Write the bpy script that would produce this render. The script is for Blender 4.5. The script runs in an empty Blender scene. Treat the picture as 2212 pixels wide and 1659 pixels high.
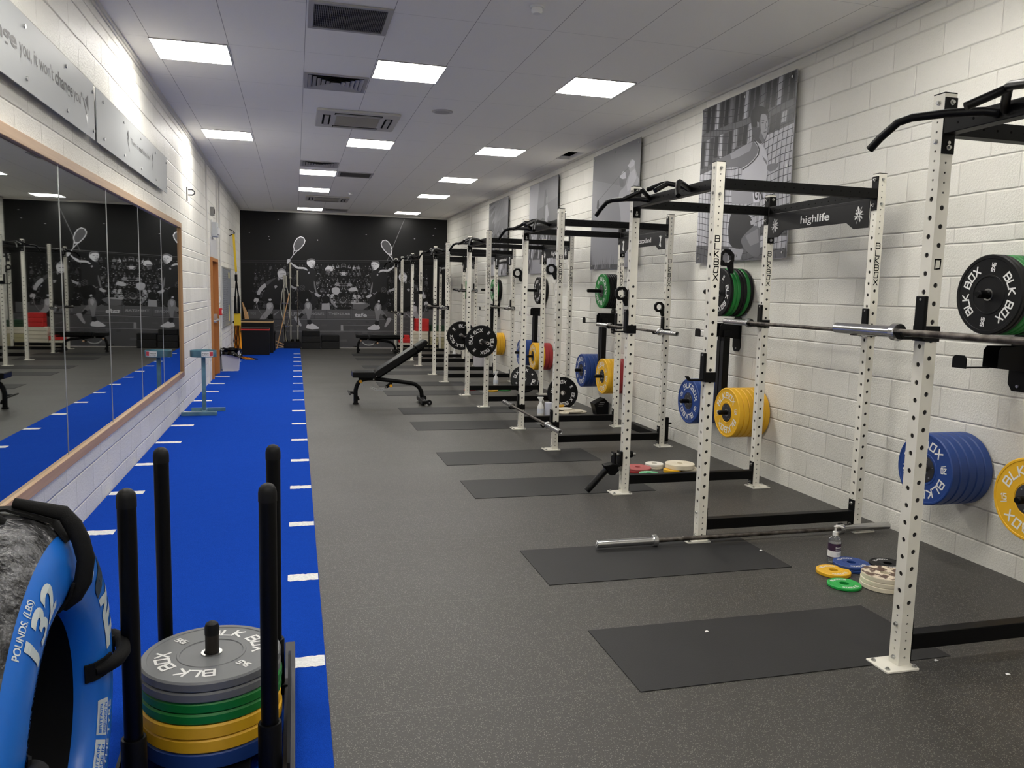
import bpy, math, random
from mathutils import Vector, Matrix
PI = math.pi
rad = math.radians
SC = bpy.context.scene
COL = SC.collection
random.seed(7)

# ------------------------------------------------------------------ camera
YAW, PITCH, ROLL, FPX = 0.2662199, 0.11319264, 0.02424756, 1723.4
CAMH = 1.6
def _cam_rows():
    ca, sa = math.cos(YAW), math.sin(YAW)
    cb, sb = math.cos(PITCH), math.sin(PITCH)
    cc, sc = math.cos(ROLL), math.sin(ROLL)
    base = Matrix(((1,0,0),(0,0,-1),(0,1,0)))
    Ry = Matrix(((ca,0,-sa),(0,1,0),(sa,0,ca)))
    Rx = Matrix(((1,0,0),(0,cb,-sb),(0,sb,cb)))
    Rz = Matrix(((cc,-sc,0),(sc,cc,0),(0,0,1)))
    return Rz @ Rx @ Ry @ base
CM = _cam_rows()
cd = bpy.data.cameras.new('camera'); cam = bpy.data.objects.new('camera', cd); COL.objects.link(cam)
cd.sensor_width = 36; cd.lens = FPX/2212*36; cd.clip_start = 0.05; cd.clip_end = 100
R3 = Matrix((CM[0], -CM[1], -CM[2])).transposed()
cam.matrix_world = Matrix.Translation((0,0,CAMH)) @ R3.to_4x4()
SC.camera = cam
def _ray(x, y):
    return CM.transposed() @ Vector(((x-1106)/FPX, (y-829.5)/FPX, 1))
def atY(x, y, Y):          # point of the plane Y=const seen at photo pixel (x, y)
    d = _ray(x, y); t = Y/d.y; return Vector((d.x*t, Y, CAMH+d.z*t))
def atX(x, y, X):
    d = _ray(x, y); t = X/d.x; return Vector((X, d.y*t, CAMH+d.z*t))

# ------------------------------------------------------------------ world, exposure
w = bpy.data.worlds.new('world'); SC.world = w; w.use_nodes = True
w.node_tree.nodes['Background'].inputs[0].default_value = (0.8, 0.85, 0.9, 1)
w.node_tree.nodes['Background'].inputs[1].default_value = 0.0
SC.view_settings.view_transform = 'Standard'
SC.view_settings.look = 'None'
SC.view_settings.gamma = 1
SC.view_settings.use_curve_mapping = False
SC.view_settings.exposure = 0.0
LAMP = 29.5
SC.cycles.max_bounces = 14; SC.cycles.diffuse_bounces = 10

# ------------------------------------------------------------------ room size
XL, XR, YE, YB, CH = -1.38, 4.08, 22.2, -3.0, 3.62

# ------------------------------------------------------------------ materials
def lin(c):
    return tuple(((v/255)/12.92 if v/255 <= .04045 else ((v/255+.055)/1.055)**2.4) for v in c)
MATS = {}
def mat(name, rgb, rough=.5, metal=0., spec=None, bump=0., bscale=80., var=0., vscale=6., trans=0., emit=0., coat=0., alpha=1.):
    if name in MATS: return MATS[name]
    m = bpy.data.materials.new(name); m.use_nodes = True
    nt = m.node_tree; b = nt.nodes['Principled BSDF']
    c = lin(rgb)
    if spec is None: spec = .5 if max(rgb) > 60 else .26
    b.inputs['Base Color'].default_value = (*c, 1)
    b.inputs['Roughness'].default_value = rough
    b.inputs['Metallic'].default_value = metal
    b.inputs['Specular IOR Level'].default_value = spec
    b.inputs['Transmission Weight'].default_value = trans
    b.inputs['Coat Weight'].default_value = coat
    if emit:
        b.inputs['Emission Color'].default_value = (*c, 1); b.inputs['Emission Strength'].default_value = emit
    if bump or var:
        tc = nt.nodes.new('ShaderNodeTexCoord')
        if bump:
            n = nt.nodes.new('ShaderNodeTexNoise'); n.inputs['Scale'].default_value = bscale; n.inputs['Detail'].default_value = 3
            bp = nt.nodes.new('ShaderNodeBump'); bp.inputs['Strength'].default_value = bump; bp.inputs['Distance'].default_value = .003
            nt.links.new(tc.outputs['Object'], n.inputs['Vector']); nt.links.new(n.outputs['Fac'], bp.inputs['Height']); nt.links.new(bp.outputs['Normal'], b.inputs['Normal'])
        if var:
            n = nt.nodes.new('ShaderNodeTexNoise'); n.inputs['Scale'].default_value = vscale; n.inputs['Detail'].default_value = 4
            mr = nt.nodes.new('ShaderNodeMapRange'); mr.inputs['To Min'].default_value = 1-var; mr.inputs['To Max'].default_value = 1+var
            mx = nt.nodes.new('ShaderNodeVectorMath'); mx.operation = 'SCALE'; mx.inputs[0].default_value = c
            nt.links.new(tc.outputs['Object'], n.inputs['Vector']); nt.links.new(n.outputs['Fac'], mr.inputs['Value']); nt.links.new(mr.outputs['Result'], mx.inputs['Scale'])
            nt.links.new(mx.outputs['Vector'], b.inputs['Base Color'])
    MATS[name] = m; return m

def soften(pts, it=2):      # round the corners of a drawn outline
    for _ in range(it):
        out = []
        for (a, b), (c, d) in zip(pts, pts[1:]+pts[:1]):
            out += [(a*.78+c*.22, b*.78+d*.22), (a*.22+c*.78, b*.22+d*.78)]
        pts = out
    return pts
class NB:   # tiny node helper
    def __init__(s, name):
        s.m = bpy.data.materials.new(name); s.m.use_nodes = True; s.nt = s.m.node_tree; s.b = s.nt.nodes['Principled BSDF']
        MATS[name] = s.m
        s.tc = s.nt.nodes.new('ShaderNodeTexCoord')
    def n(s, t, **kw):
        x = s.nt.nodes.new(t)
        for k, v in kw.items(): setattr(x, k, v)
        return x
    def L(s, a, b): s.nt.links.new(a, b)
    def math(s, op, a, b=None, c=None, clamp=False):
        x = s.nt.nodes.new('ShaderNodeMath'); x.operation = op; x.use_clamp = clamp
        for i, v in enumerate((a, b, c)):
            if v is None: continue
            if isinstance(v, (int, float)): x.inputs[i].default_value = v
            else: s.L(v, x.inputs[i])
        return x.outputs[0]
    def noise(s, scale, detail=3, vec=None, rough=.5):
        x = s.nt.nodes.new('ShaderNodeTexNoise'); x.inputs['Scale'].default_value = scale; x.inputs['Detail'].default_value = detail; x.inputs['Roughness'].default_value = rough
        s.L(vec or s.tc.outputs['Object'], x.inputs['Vector']); return x.outputs['Fac']
    def ramp(s, fac, stops):
        x = s.nt.nodes.new('ShaderNodeValToRGB')
        el = x.color_ramp.elements
        while len(el) < len(stops): el.new(.5)
        for e, (p, c) in zip(el, stops):
            e.position = p; e.color = (*lin(c), 1) if len(c) == 3 else c
        s.L(fac, x.inputs[0]); return x.outputs[0]
    def mix(s, fac, a, b):
        x = s.nt.nodes.new('ShaderNodeMix'); x.data_type = 'RGBA'
        if isinstance(fac, (int, float)): x.inputs[0].default_value = fac
        else: s.L(fac, x.inputs[0])
        for i, v in ((6, a), (7, b)):
            if isinstance(v, tuple): x.inputs[i].default_value = (*lin(v), 1)
            else: s.L(v, x.inputs[i])
        return x.outputs[2]
    def bump(s, h, strength=.5, dist=.01):
        x = s.nt.nodes.new('ShaderNodeBump'); x.inputs['Strength'].default_value = strength; x.inputs['Distance'].default_value = dist
        s.L(h, x.inputs['Height']); s.L(x.outputs[0], s.b.inputs['Normal'])

def block_wall(name):
    k = NB(name); sep = k.n('ShaderNodeSeparateXYZ'); k.L(k.tc.outputs['Object'], sep.inputs[0])
    y, z = sep.outputs['Y'], sep.outputs['Z']
    wob = k.noise(3, 2)
    z2 = k.math('ADD', z, k.math('MULTIPLY', k.math('SUBTRACT', wob, .5), .012))
    t = k.math('SUBTRACT', z2, .65-7.15)
    cyc = k.math('FLOOR', k.math('DIVIDE', t, .715))
    q = k.math('SUBTRACT', t, k.math('MULTIPLY', cyc, .715))
    d = None
    for j in (0, .205, .41, .615, .715):
        e = k.math('ABSOLUTE', k.math('SUBTRACT', q, j)); d = e if d is None else k.math('MINIMUM', d, e)
    row = k.math('MULTIPLY', cyc, 4)
    for j in (.205, .41, .615): row = k.math('ADD', row, k.math('GREATER_THAN', q, j))
    off = k.math('MULTIPLY', k.math('MODULO', row, 2), .225)
    u = k.math('DIVIDE', k.math('ADD', k.math('ADD', y, 9), off), .45)
    fu = k.math('FRACT', u)
    dv = k.math('MULTIPLY', k.math('MINIMUM', fu, k.math('SUBTRACT', 1, fu)), .45)
    dv = k.math('ADD', dv, .0022)
    dm = k.math('MINIMUM', d, dv)
    groove = k.math('DIVIDE', dm, .009, clamp=True)
    # per block tint
    wn = k.n('ShaderNodeTexWhiteNoise'); wn.noise_dimensions = '2D'; cv = k.n('ShaderNodeCombineXYZ')
    k.L(k.math('FLOOR', u), cv.inputs[0]); k.L(row, cv.inputs[1]); k.L(cv.outputs[0], wn.inputs['Vector'])
    tint = wn.outputs['Value']
    rough = k.noise(75, 5, rough=.65); big = k.noise(1.3, 3)
    base = k.mix(tint, (228,226,217), (239,237,229))
    base = k.mix(k.math('MULTIPLY', k.math('SUBTRACT', 1, groove), .2), base, (160,156,148))
    base = k.mix(k.math('MULTIPLY', k.math('GREATER_THAN', big, .62), .06), base, (200,196,188))
    pit = k.noise(160, 2); 
    base = k.mix(k.math('MULTIPLY', k.math('GREATER_THAN', pit, .76), .5), base, (120,116,108))
    k.L(base, k.b.inputs['Base Color'])
    k.b.inputs['Roughness'].default_value = .42; k.b.inputs['Specular IOR Level'].default_value = .45
    h = k.math('ADD', k.math('MULTIPLY', groove, 1.0), k.math('MULTIPLY', k.math('MULTIPLY', rough, groove), 1.3))
    k.bump(h, .55, .012)
    return k.m
M_WALL = block_wall('painted_blockwork')

def rubber_floor():
    k = NB('speckled_rubber')
    big = k.noise(.9, 4); mid = k.noise(7, 3)
    v = k.n('ShaderNodeTexVoronoi'); v.inputs['Scale'].default_value = 230; k.L(k.tc.outputs['Object'], v.inputs['Vector'])
    vs = k.n('ShaderNodeSeparateColor'); k.L(v.outputs['Color'], vs.inputs[0])
    sp = k.math('MULTIPLY', k.math('GREATER_THAN', vs.outputs[0], .74), k.math('LESS_THAN', v.outputs['Distance'], .42))
    base = k.mix(big, (46,45,43), (63,61,58))
    base = k.mix(k.math('MULTIPLY', mid, .35), base, (74,72,68))
    base = k.mix(k.math('MULTIPLY', sp, .6), base, (146,143,136))
    # tile seams
    sep = k.n('ShaderNodeSeparateXYZ'); k.L(k.tc.outputs['Object'], sep.inputs[0])
    f = k.math('FRACT', k.math('DIVIDE', k.math('ADD', sep.outputs['Y'], 8.55), 1.04))
    seam = k.math('LESS_THAN', f, .008)
    base = k.mix(k.math('MULTIPLY', seam, .2), base, (110,108,104))
    k.L(base, k.b.inputs['Base Color'])
    r = k.math('ADD', .36, k.math('MULTIPLY', big, .16)); k.L(r, k.b.inputs['Roughness'])
    k.b.inputs['Specular IOR Level'].default_value = .42
    k.bump(k.noise(220, 3), .35, .003)
    return k.m
M_FLOOR = rubber_floor()

def turf_mat():
    k = NB('blue_turf_pile')
    a = k.noise(260, 3); b = k.noise(24, 4); c = k.noise(1.6, 3)
    base = k.mix(a, (12,48,142), (30,92,222))
    base = k.mix(k.math('MULTIPLY', b, .35), base, (10,50,152))
    base = k.mix(k.math('MULTIPLY', c, .25), base, (28,84,198))
    k.L(base, k.b.inputs['Base Color']); k.b.inputs['Roughness'].default_value = .95
    k.b.inputs['Specular IOR Level'].default_value = .04
    k.bump(k.noise(320, 4), .9, .008)
    return k.m
M_TURF = turf_mat()

def ceiling_mat():
    k = NB('ceiling_tiles')
    sep = k.n('ShaderNodeSeparateXYZ'); k.L(k.tc.outputs['Object'], sep.inputs[0])
    fx = k.math('FRACT', k.math('DIVIDE', k.math('SUBTRACT', sep.outputs['X'], .089-6.18), .618))
    fy = k.math('FRACT', k.math('DIVIDE', k.math('SUBTRACT', sep.outputs['Y'], 7.375-12.36), 1.236))
    dx = k.math('MULTIPLY', k.math('MINIMUM', fx, k.math('SUBTRACT', 1, fx)), .618)
    dy = k.math('MULTIPLY', k.math('MINIMUM', fy, k.math('SUBTRACT', 1, fy)), 1.236)
    g = k.math('MAXIMUM', k.math('LESS_THAN', dx, .0024), k.math('MULTIPLY', k.math('LESS_THAN', dy, .0028), .45))
    ns = k.noise(120, 2)
    base = k.mix(ns, (243,241,236), (248,246,241))
    base = k.mix(k.math('MULTIPLY', g, .66), base, (70,68,68))
    k.L(base, k.b.inputs['Base Color']); k.b.inputs['Roughness'].default_value = .8
    k.bump(ns, .15, .002)
    return k.m
M_CEIL = ceiling_mat()

def wood(name, a, b, axis='Y'):
    k = NB(name); mp = k.n('ShaderNodeMapping'); k.L(k.tc.outputs['Object'], mp.inputs[0])
    mp.inputs['Scale'].default_value = {'Y': (40,1.5,40), 'Z': (40,40,1.5), 'X': (1.5,40,40)}[axis]
    f = k.noise(1.2, 5, vec=mp.outputs[0])
    k.L(k.mix(f, a, b), k.b.inputs['Base Color']); k.b.inputs['Roughness'].default_value = .42
    return k.m
M_PINE = wood('varnished_pine', (158,124,90), (200,166,128), 'Y')
M_PINEZ = wood('varnished_pine_upright', (150,112,74), (190,150,108), 'Z')
M_DOOR = wood('orange_veneer', (164,104,50), (190,130,72), 'Z')
M_STICK = wood('pale_stick_wood', (176,132,88), (206,164,116), 'Z')
M_PLY = wood('plywood_edge', (196,160,110), (220,186,140), 'X')

def plain_noise(name, a, b, scale, rough, detail=4, bump=0, bscale=None, metal=0, spec=.5, lo=.35, hi=.65):
    k = NB(name); f = k.noise(scale, detail)
    k.L(k.ramp(f, [(lo, a), (hi, b)]), k.b.inputs['Base Color']); k.b.inputs['Roughness'].default_value = rough
    k.b.inputs['Metallic'].default_value = metal; k.b.inputs['Specular IOR Level'].default_value = spec
    if bump: k.bump(k.noise(bscale or scale, 4), bump, .006)
    return k.m
M_CREAM = plain_noise('cream_powder_coat', (222,219,207), (232,229,218), 5, .33)
M_BLACK = mat('black_powder_coat', (6,6,7), .45, spec=.18, bump=.1, bscale=400)
M_BLKGLOSS = mat('black_gloss_paint', (4,4,5), .42, spec=.2)
M_BOLT = mat('zinc_bolt', (190,190,188), .28, 1)
M_CHROME = mat('chrome_sleeve', (205,205,205), .2, 1)
M_SHAFT = plain_noise('knurled_shaft', (64,58,54), (120,114,108), 18, .42, metal=.85, bump=.3, bscale=500)
M_RUB = mat('black_plate_rubber', (14,14,15), .5, bump=.1, bscale=120)
M_RUBG = mat('grey_plate_rubber', (104,106,108), .5, var=.08)
M_GREEN = mat('green_plate_rubber', (8,116,42), .48, var=.1)
M_YEL = mat('yellow_plate_rubber', (226,174,32), .46, var=.08)
M_BLUE = mat('blue_plate_rubber', (28,62,130), .48, var=.08)
M_RED = mat('red_plate_rubber', (158,44,46), .5, var=.08)
M_WHT = mat('white_lettering', (226,226,224), .5)
M_STEEL = mat('dark_steel_hub', (92,92,94), .35, .85)
M_HOLESHADE = mat('hole_shade_steel', (44,42,40), .7)  # bare steel tone, kept dark to stand in for shade behind the holes
M_MAT = mat('black_rubber_inlay', (42,42,43), .55, bump=.2, bscale=200, var=.12, vscale=3)
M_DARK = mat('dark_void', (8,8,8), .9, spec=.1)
M_MIRROR = mat('mirror_glass', (196,201,198), .015, 1)
M_ALU = mat('brushed_aluminium', (196,198,198), .34, .75)
M_SIGN = mat('sign_panel_silver', (158,161,162), .5, .15)
M_TXTG = mat('grey_sign_lettering', (84,82,82), .5)
M_TXTD = mat('dark_sign_lettering', (48,48,50), .5)
M_VENT = mat('vent_grey', (170,168,165), .5)
M_WPLAS = mat('white_plastic', (228,228,226), .4)
M_GPLAS = mat('grey_white_bin_plastic', (205,205,208), .45)
M_LIGHT = mat('light_diffuser', (255,251,243), .5, emit=LAMP)
M_RIM = mat('light_ring_mark', (150,148,148), .5)
M_VINYL = mat('black_vinyl', (8,8,9), .32, bump=.12, bscale=60)
M_YKNOB = mat('yellow_knob', (232,168,30), .4)
M_TEAL = plain_noise('chipped_teal_paint', (70,106,122), (96,136,152), 7, .42)
M_BOXBLK = mat('black_plyo_skin', (10,10,12), .5, bump=.2, bscale=150)
M_REDP = mat('red_trim', (190,44,44), .5)
M_STRAPY = mat('yellow_webbing', (222,188,40), .7)
M_STRAPB = mat('black_webbing', (9,9,9), .8, bump=.3, bscale=300)
M_ORANGE = mat('orange_rungs', (240,160,20), .5)
M_BAG = mat('black_bin_bag', (10,10,11), .2, bump=.8, bscale=22)
M_CREAMB = mat('cream_block_plastic', (222,214,196), .5, var=.05)
M_REDB = mat('red_block_plastic', (206,38,36), .45)
M_GREENB = mat('dark_green_block_plastic', (28,62,38), .5)
M_OLIVE = mat('khaki_block_plastic', (184,176,138), .5)
M_FOAM = plain_noise('speckled_black_foam', (26,26,27), (60,60,60), 60, .85, lo=.6, hi=.75)
M_BLUET = mat('blue_tarpaulin', (22,104,200), .34, bump=.5, bscale=14)
M_TYRELET = mat('pale_grey_print', (196,206,208), .45)
M_TYREDK = mat('dark_print', (44,60,74), .5)
M_LABELP = mat('plum_label', (58,34,62), .5)
M_LABELR = mat('red_label', (190,60,72), .5)
M_PAPER = mat('white_paper', (232,232,230), .6)
M_BOARD = plain_noise('printed_grey_chart', (112,117,124), (150,155,162), 60, .35)
M_REDCP = mat('red_call_point', (196,28,34), .4)
M_WORN = plain_noise('worn_cream_brown', (222,208,186), (92,70,58), 26, .6, lo=.46, hi=.52)
M_OLDW = plain_noise('cream_plate_rubber', (218,208,184), (228,220,200), 9, .55)

def tread_mat():
    k = NB('metallic_tread'); mp = k.n('ShaderNodeMapping'); k.L(k.tc.outputs['Object'], mp.inputs[0]); mp.inputs['Scale'].default_value = (1.2, 1, 1)
    f = k.noise(22, 5, vec=mp.outputs[0]); k.L(k.ramp(f, [(.4, (12,12,13)), (.66, (92,92,94))]), k.b.inputs['Base Color'])
    k.b.inputs['Roughness'].default_value = .28; k.b.inputs['Metallic'].default_value = .35; k.bump(k.noise(40, 4), .9, .012); return k.m
M_TREAD = tread_mat()
def glassy(name, rgb, rough=.05):
    return mat(name, rgb, rough, trans=.95)
M_CLEAR = glassy('clear_plastic', (235,238,240))
def grey(v, rough=.45):
    v = int(v); return mat('print_grey_%d_%d' % (v, int(rough*100)), (v, v, min(255, int(v*1.03)+1)), rough, spec=.22)

# ------------------------------------------------------------------ mesh builder
class MB:
    def __init__(s): s.v = []; s.f = []; s.mi = []; s.cur = 0; s.sm = []; s.smooth = False
    def face(s, idx): s.f.append(tuple(idx)); s.mi.append(s.cur); s.sm.append(s.smooth)
    def add(s, vs, fs):
        o = len(s.v); s.v += [tuple(v) for v in vs]
        for f in fs: s.face([o+i for i in f])
        return s
    def box(s, x0, x1, y0, y1, z0, z1):
        return s.add([(x0,y0,z0),(x1,y0,z0),(x1,y1,z0),(x0,y1,z0),(x0,y0,z1),(x1,y0,z1),(x1,y1,z1),(x0,y1,z1)],
                     [(3,2,1,0),(4,5,6,7),(0,1,5,4),(1,2,6,5),(2,3,7,6),(3,0,4,7)])
    def cbox(s, c, d): return s.box(c[0]-d[0]/2, c[0]+d[0]/2, c[1]-d[1]/2, c[1]+d[1]/2, c[2]-d[2]/2, c[2]+d[2]/2)
    def rbox(s, x0, x1, y0, y1, z0, z1, r, n=3):      # rounded in XY
        pts = []
        for cx, cy, a0 in ((x1-r,y1-r,0),(x0+r,y1-r,90),(x0+r,y0+r,180),(x1-r,y0+r,270)):
            for i in range(n+1):
                a = rad(a0+90*i/n); pts.append((cx+r*math.cos(a), cy+r*math.sin(a)))
        return s.prism([(a, b, z0) for a, b in pts], (0,0,z1-z0))
    def prism(s, pts, d):
        pts = [Vector(p) for p in pts]; d = Vector(d); n = len(pts)
        nrm = Vector((0,0,0))
        for i in range(n): nrm += pts[i].cross(pts[(i+1) % n])
        if nrm.dot(d) < 0: pts.reverse()
        vs = [tuple(p) for p in pts]+[tuple(p+d) for p in pts]
        fs = [tuple(reversed(range(n))), tuple(range(n, 2*n))]+[(i, (i+1) % n, n+(i+1) % n, n+i) for i in range(n)]
        return s.add(vs, fs)
    def poly(s, pts): return s.add(pts, [tuple(range(len(pts)))])
    def cyl(s, p0, p1, r, n=12, r1=None, cap=True):
        p0, p1 = Vector(p0), Vector(p1); r1 = r if r1 is None else r1
        d = (p1-p0).normalized(); a = d.orthogonal().normalized(); b = d.cross(a); o = len(s.v)
        for p, q in ((p0, r), (p1, r1)):
            for i in range(n):
                t = 2*PI*i/n; s.v.append(tuple(p+a*q*math.cos(t)+b*q*math.sin(t)))
        sm = s.smooth; s.smooth = True
        for i in range(n): s.face((o+i, o+(i+1) % n, o+n+(i+1) % n, o+n+i))
        s.smooth = sm
        if cap: s.face([o+i for i in reversed(range(n))]); s.face([o+n+i for i in range(n)])
        return s
    def tube(s, path, r, n=10, cap=True, flat=None):
        P = [Vector(p) for p in path]; o = len(s.v); m = len(P)
        T = [((P[min(i+1, m-1)]-P[max(i-1, 0)]).normalized()) for i in range(m)]
        a = T[0].orthogonal().normalized()
        for i in range(m):
            a = (a-T[i]*a.dot(T[i])).normalized(); b = T[i].cross(a)
            rr = r[i] if isinstance(r, (list, tuple)) else r
            for j in range(n):
                t = 2*PI*j/n; s.v.append(tuple(P[i]+a*rr*math.cos(t)+b*rr*math.sin(t)))
        sm = s.smooth; s.smooth = True
        for i in range(m-1):
            for j in range(n):
                s.face((o+i*n+j, o+i*n+(j+1) % n, o+(i+1)*n+(j+1) % n, o+(i+1)*n+j))
        s.smooth = sm
        if cap: s.face([o+j for j in reversed(range(n))]); s.face([o+(m-1)*n+j for j in range(n)])
        return s
    def lathe(s, prof, n=40, axis='Z', closed=False, c=(0,0,0)):
        o = len(s.v); m = len(prof)
        for i in range(n):
            t = 2*PI*i/n; ct, st = math.cos(t), math.sin(t)
            for r, h in prof:
                p = {'Z': (r*ct, r*st, h), 'X': (h, r*ct, r*st), 'Y': (r*st, h, r*ct)}[axis]
                s.v.append((p[0]+c[0], p[1]+c[1], p[2]+c[2]))
        for i in range(n):
            k = (i+1) % n
            for j in range(m if closed else m-1):
                j2 = (j+1) % m
                s.face((o+i*m+j, o+k*m+j, o+k*m+j2, o+i*m+j2))
        return s
    def strip(s, path, wvec, thick=None):     # flat ribbon along path, width vector per strip
        wv = Vector(wvec)/2; o = len(s.v)
        for p in path:
            p = Vector(p); s.v.append(tuple(p-wv)); s.v.append(tuple(p+wv))
        for i in range(len(path)-1): s.face((o+2*i, o+2*i+1, o+2*i+3, o+2*i+2))
        return s
    def build(s, name, mats, parent=None, bevel=0, solid=0, seg=2, loc=None, subs=0):
        me = bpy.data.meshes.new(name); me.from_pydata(s.v, [], s.f)
        ml = mats if isinstance(mats, (list, tuple)) else [mats]
        for m in ml: me.materials.append(m)
        if len(ml) > 1: me.polygons.foreach_set('material_index', s.mi)
        if any(s.sm): me.polygons.foreach_set('use_smooth', s.sm)
        if any(s.sm): me.set_sharp_from_angle(angle=rad(32))
        me.update()
        o = bpy.data.objects.new(name, me); COL.objects.link(o)
        if parent: o.parent = parent
        if loc: o.location = loc
        if solid: md = o.modifiers.new('s', 'SOLIDIFY'); md.thickness = solid
        if bevel: md = o.modifiers.new('b', 'BEVEL'); md.width = bevel; md.segments = seg; md.limit_method = 'ANGLE'
        if subs: md = o.modifiers.new('u', 'SUBSURF'); md.levels = subs; md.render_levels = subs
        return o
def smooth(mb): mb.smooth = True; return mb

def tag(o, label=None, cat=None, group=None, kind=None):
    if label: o['label'] = label
    if cat: o['category'] = cat
    if group: o['group'] = group
    if kind: o['kind'] = kind
    return o
def empty(name, loc, label, cat, group=None, rot=None):
    o = bpy.data.objects.new(name, None); COL.objects.link(o); o.location = loc; o.empty_display_size = .1
    if rot is not None:
        o.rotation_mode = 'XYZ'; o.rotation_euler = rot
    return tag(o, label, cat, group)
def copy_tree(o, parent=None):
    c = o.copy(); COL.objects.link(c); c.parent = parent
    for ch in list(o.children): copy_tree(ch, c)
    return c
def struct(o): o['kind'] = 'structure'; return o

# ------------------------------------------------------------------ lettering
GL = {  # stroke glyphs, unit height
 'B': (.72, [[(0,0),(0,1),(.58,1),(.7,.88),(.7,.62),(.6,.52),(.72,.42),(.72,.12),(.6,0),(0,0)], [(0,.52),(.6,.52)]]),
 'L': (.6, [[(0,1),(0,0),(.6,0)]]),
 'K': (.68, [[(0,0),(0,1)], [(.62,1),(.06,.48),(.68,0)]]),
 'O': (.74, [[(.0,0),(.1,1),(.78,1)], [(.74,.86),(.66,0),(.0,0)]]),
 'X': (.7, [[(0,0),(.7,1)], [(0,1),(.7,0)]]),
 '5': (.5, [[(.5,1),(0,1),(0,.55),(.4,.55),(.5,.45),(.5,.1),(.4,0),(0,0)]]),
 '1': (.3, [[(0,.8),(.25,1),(.25,0)]]),
 '2': (.5, [[(0,1),(.4,1),(.5,.9),(.5,.6),(0,.1),(0,0),(.5,0)]]),
 '0': (.5, [[(0,0),(0,1),(.5,1),(.5,0),(0,0)]]),
 'G': (.5, [[(.5,1),(0,1),(0,0),(.5,0),(.5,.5),(.25,.5)]]),
 ' ': (.3, []), '|': (.1, [[(.05,-.1),(.05,1.1)]]),
}
def stroke_quads(path, w):
    out = []  # one quad per straight stroke
    for (x0,y0),(x1,y1) in zip(path, path[1:]):
        L = math.hypot(x1-x0, y1-y0)
        if L < 1e-6: continue
        ux, uy = (x1-x0)/L, (y1-y0)/L; nx, ny = -uy*w/2, ux*w/2; e = w*.42
        out.append([(x0-ux*e-nx, y0-uy*e-ny),(x1+ux*e-nx, y1+uy*e-ny),(x1+ux*e+nx, y1+uy*e+ny),(x0-ux*e+nx, y0-uy*e+ny)])
    return out
def radial_text(mb, txt, r, h, ang, z, w=.24, track=.2):
    """small text running inwards along a radius"""
    a = rad(ang); u = (-math.cos(a), -math.sin(a)); v = (math.sin(a), -math.cos(a))
    tot = sum(GL[c][0]*h for c in txt)+track*h*(len(txt)-1); x = -tot/2; e = 0
    for c in txt:
        for path in GL[c][1]:
            for q in stroke_quads([(px*h, py*h) for px, py in path], w*h):
                e += 1; mb.poly([(r*math.cos(a)+u[0]*(x+px)+v[0]*(py-h/2), r*math.sin(a)+u[1]*(x+px)+v[1]*(py-h/2), z+e*6e-5) for px, py in q])
        x += GL[c][0]*h+track*h
def arc_text(mb, txt, r, h, ang, z, w=.2, track=.28, sx=1.):
    """letters on a circle, tops outward, centred on angle ang (deg, clockwise reading)"""
    widths = [GL[c][0]*h*sx for c in txt]; tot = sum(widths)+track*h*(len(txt)-1)
    x = -tot/2
    for c, wd in zip(txt, widths):
        a = rad(ang)-(x+wd/2)/r
        ca, sa = math.cos(a), math.sin(a)
        e = 0
        for path in GL[c][1]:
            for q in stroke_quads([(px*h*sx, py*h) for px, py in path], w*h):
                e += 1; mb.poly([(ca*(r+py-h/2)+sa*(px-wd/2), sa*(r+py-h/2)-ca*(px-wd/2), z+e*6e-5) for px, py in q])
        x += wd+track*h
_tc = {}
def text_geo(s, bold=0.0, res=3):
    k = (s, bold)
    if k in _tc: return _tc[k]
    cu = bpy.data.curves.new('t', 'FONT'); cu.body = s; cu.size = 1; cu.offset = bold; cu.resolution_u = res
    ob = bpy.data.objects.new('t', cu); me = ob.to_mesh()
    vs = [tuple(v.co) for v in me.vertices]; fs = [tuple(p.vertices) for p in me.polygons]
    ob.to_mesh_clear(); bpy.data.objects.remove(ob); bpy.data.curves.remove(cu)
    xs = [v[0] for v in vs] or [0, 1]; x0 = min(xs); wd = max(xs)-x0
    vs = [(v[0]-x0, v[1]) for v in vs]
    _tc[k] = (vs, fs, wd); return _tc[k]
def text(mb, s, origin, ux, uy, height, width=None, bold=0.0, center=False, skew=0, fn=None):
    """height = cap height in metres (font size*0.73)"""
    vs, fs, wd = text_geo(s, bold); sz = height/.73
    sx = sz if width is None else width/wd
    origin, ux, uy = Vector(origin), Vector(ux), Vector(uy)
    off = -wd*sx/2 if center else 0
    pts = [origin+ux*(off+x*sx+skew*y*sz)+uy*(y*sz) for x, y in vs]
    if fn: pts = [fn(p) for p in pts]
    mb.add(pts, fs)

# ================================================================== ROOM SHELL
m = MB(); m.box(XL-.1, XR+.1, YB-.1, YE+.1, -.12, 0); o = struct(m.build('floor', M_FLOOR)); o['label'] = 'speckled dark grey rubber gym floor'
m = MB()
HX0, HX1, HY0, HY1 = 3.77, 4.0, 11.05, 11.68        # missing tile
for a in ((XL-.1, XR+.1, YB-.1, HY0), (XL-.1, XR+.1, HY1, YE+.1), (XL-.1, HX0, HY0, HY1), (HX1, XR+.1, HY0, HY1)):
    m.box(a[0], a[1], a[2], a[3], CH, CH+.05)
o = struct(m.build('ceiling', M_CEIL)); o['label'] = 'suspended ceiling of plain light grey tiles with one tile missing'
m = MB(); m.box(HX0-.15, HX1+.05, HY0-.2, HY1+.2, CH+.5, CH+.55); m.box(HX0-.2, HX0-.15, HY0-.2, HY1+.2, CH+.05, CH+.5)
m.box(HX0-.2, HX1+.05, HY0-.25, HY0-.2, CH+.05, CH+.5); m.box(HX0-.2, HX1+.05, HY1+.2, HY1+.25, CH+.05, CH+.5)
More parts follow.
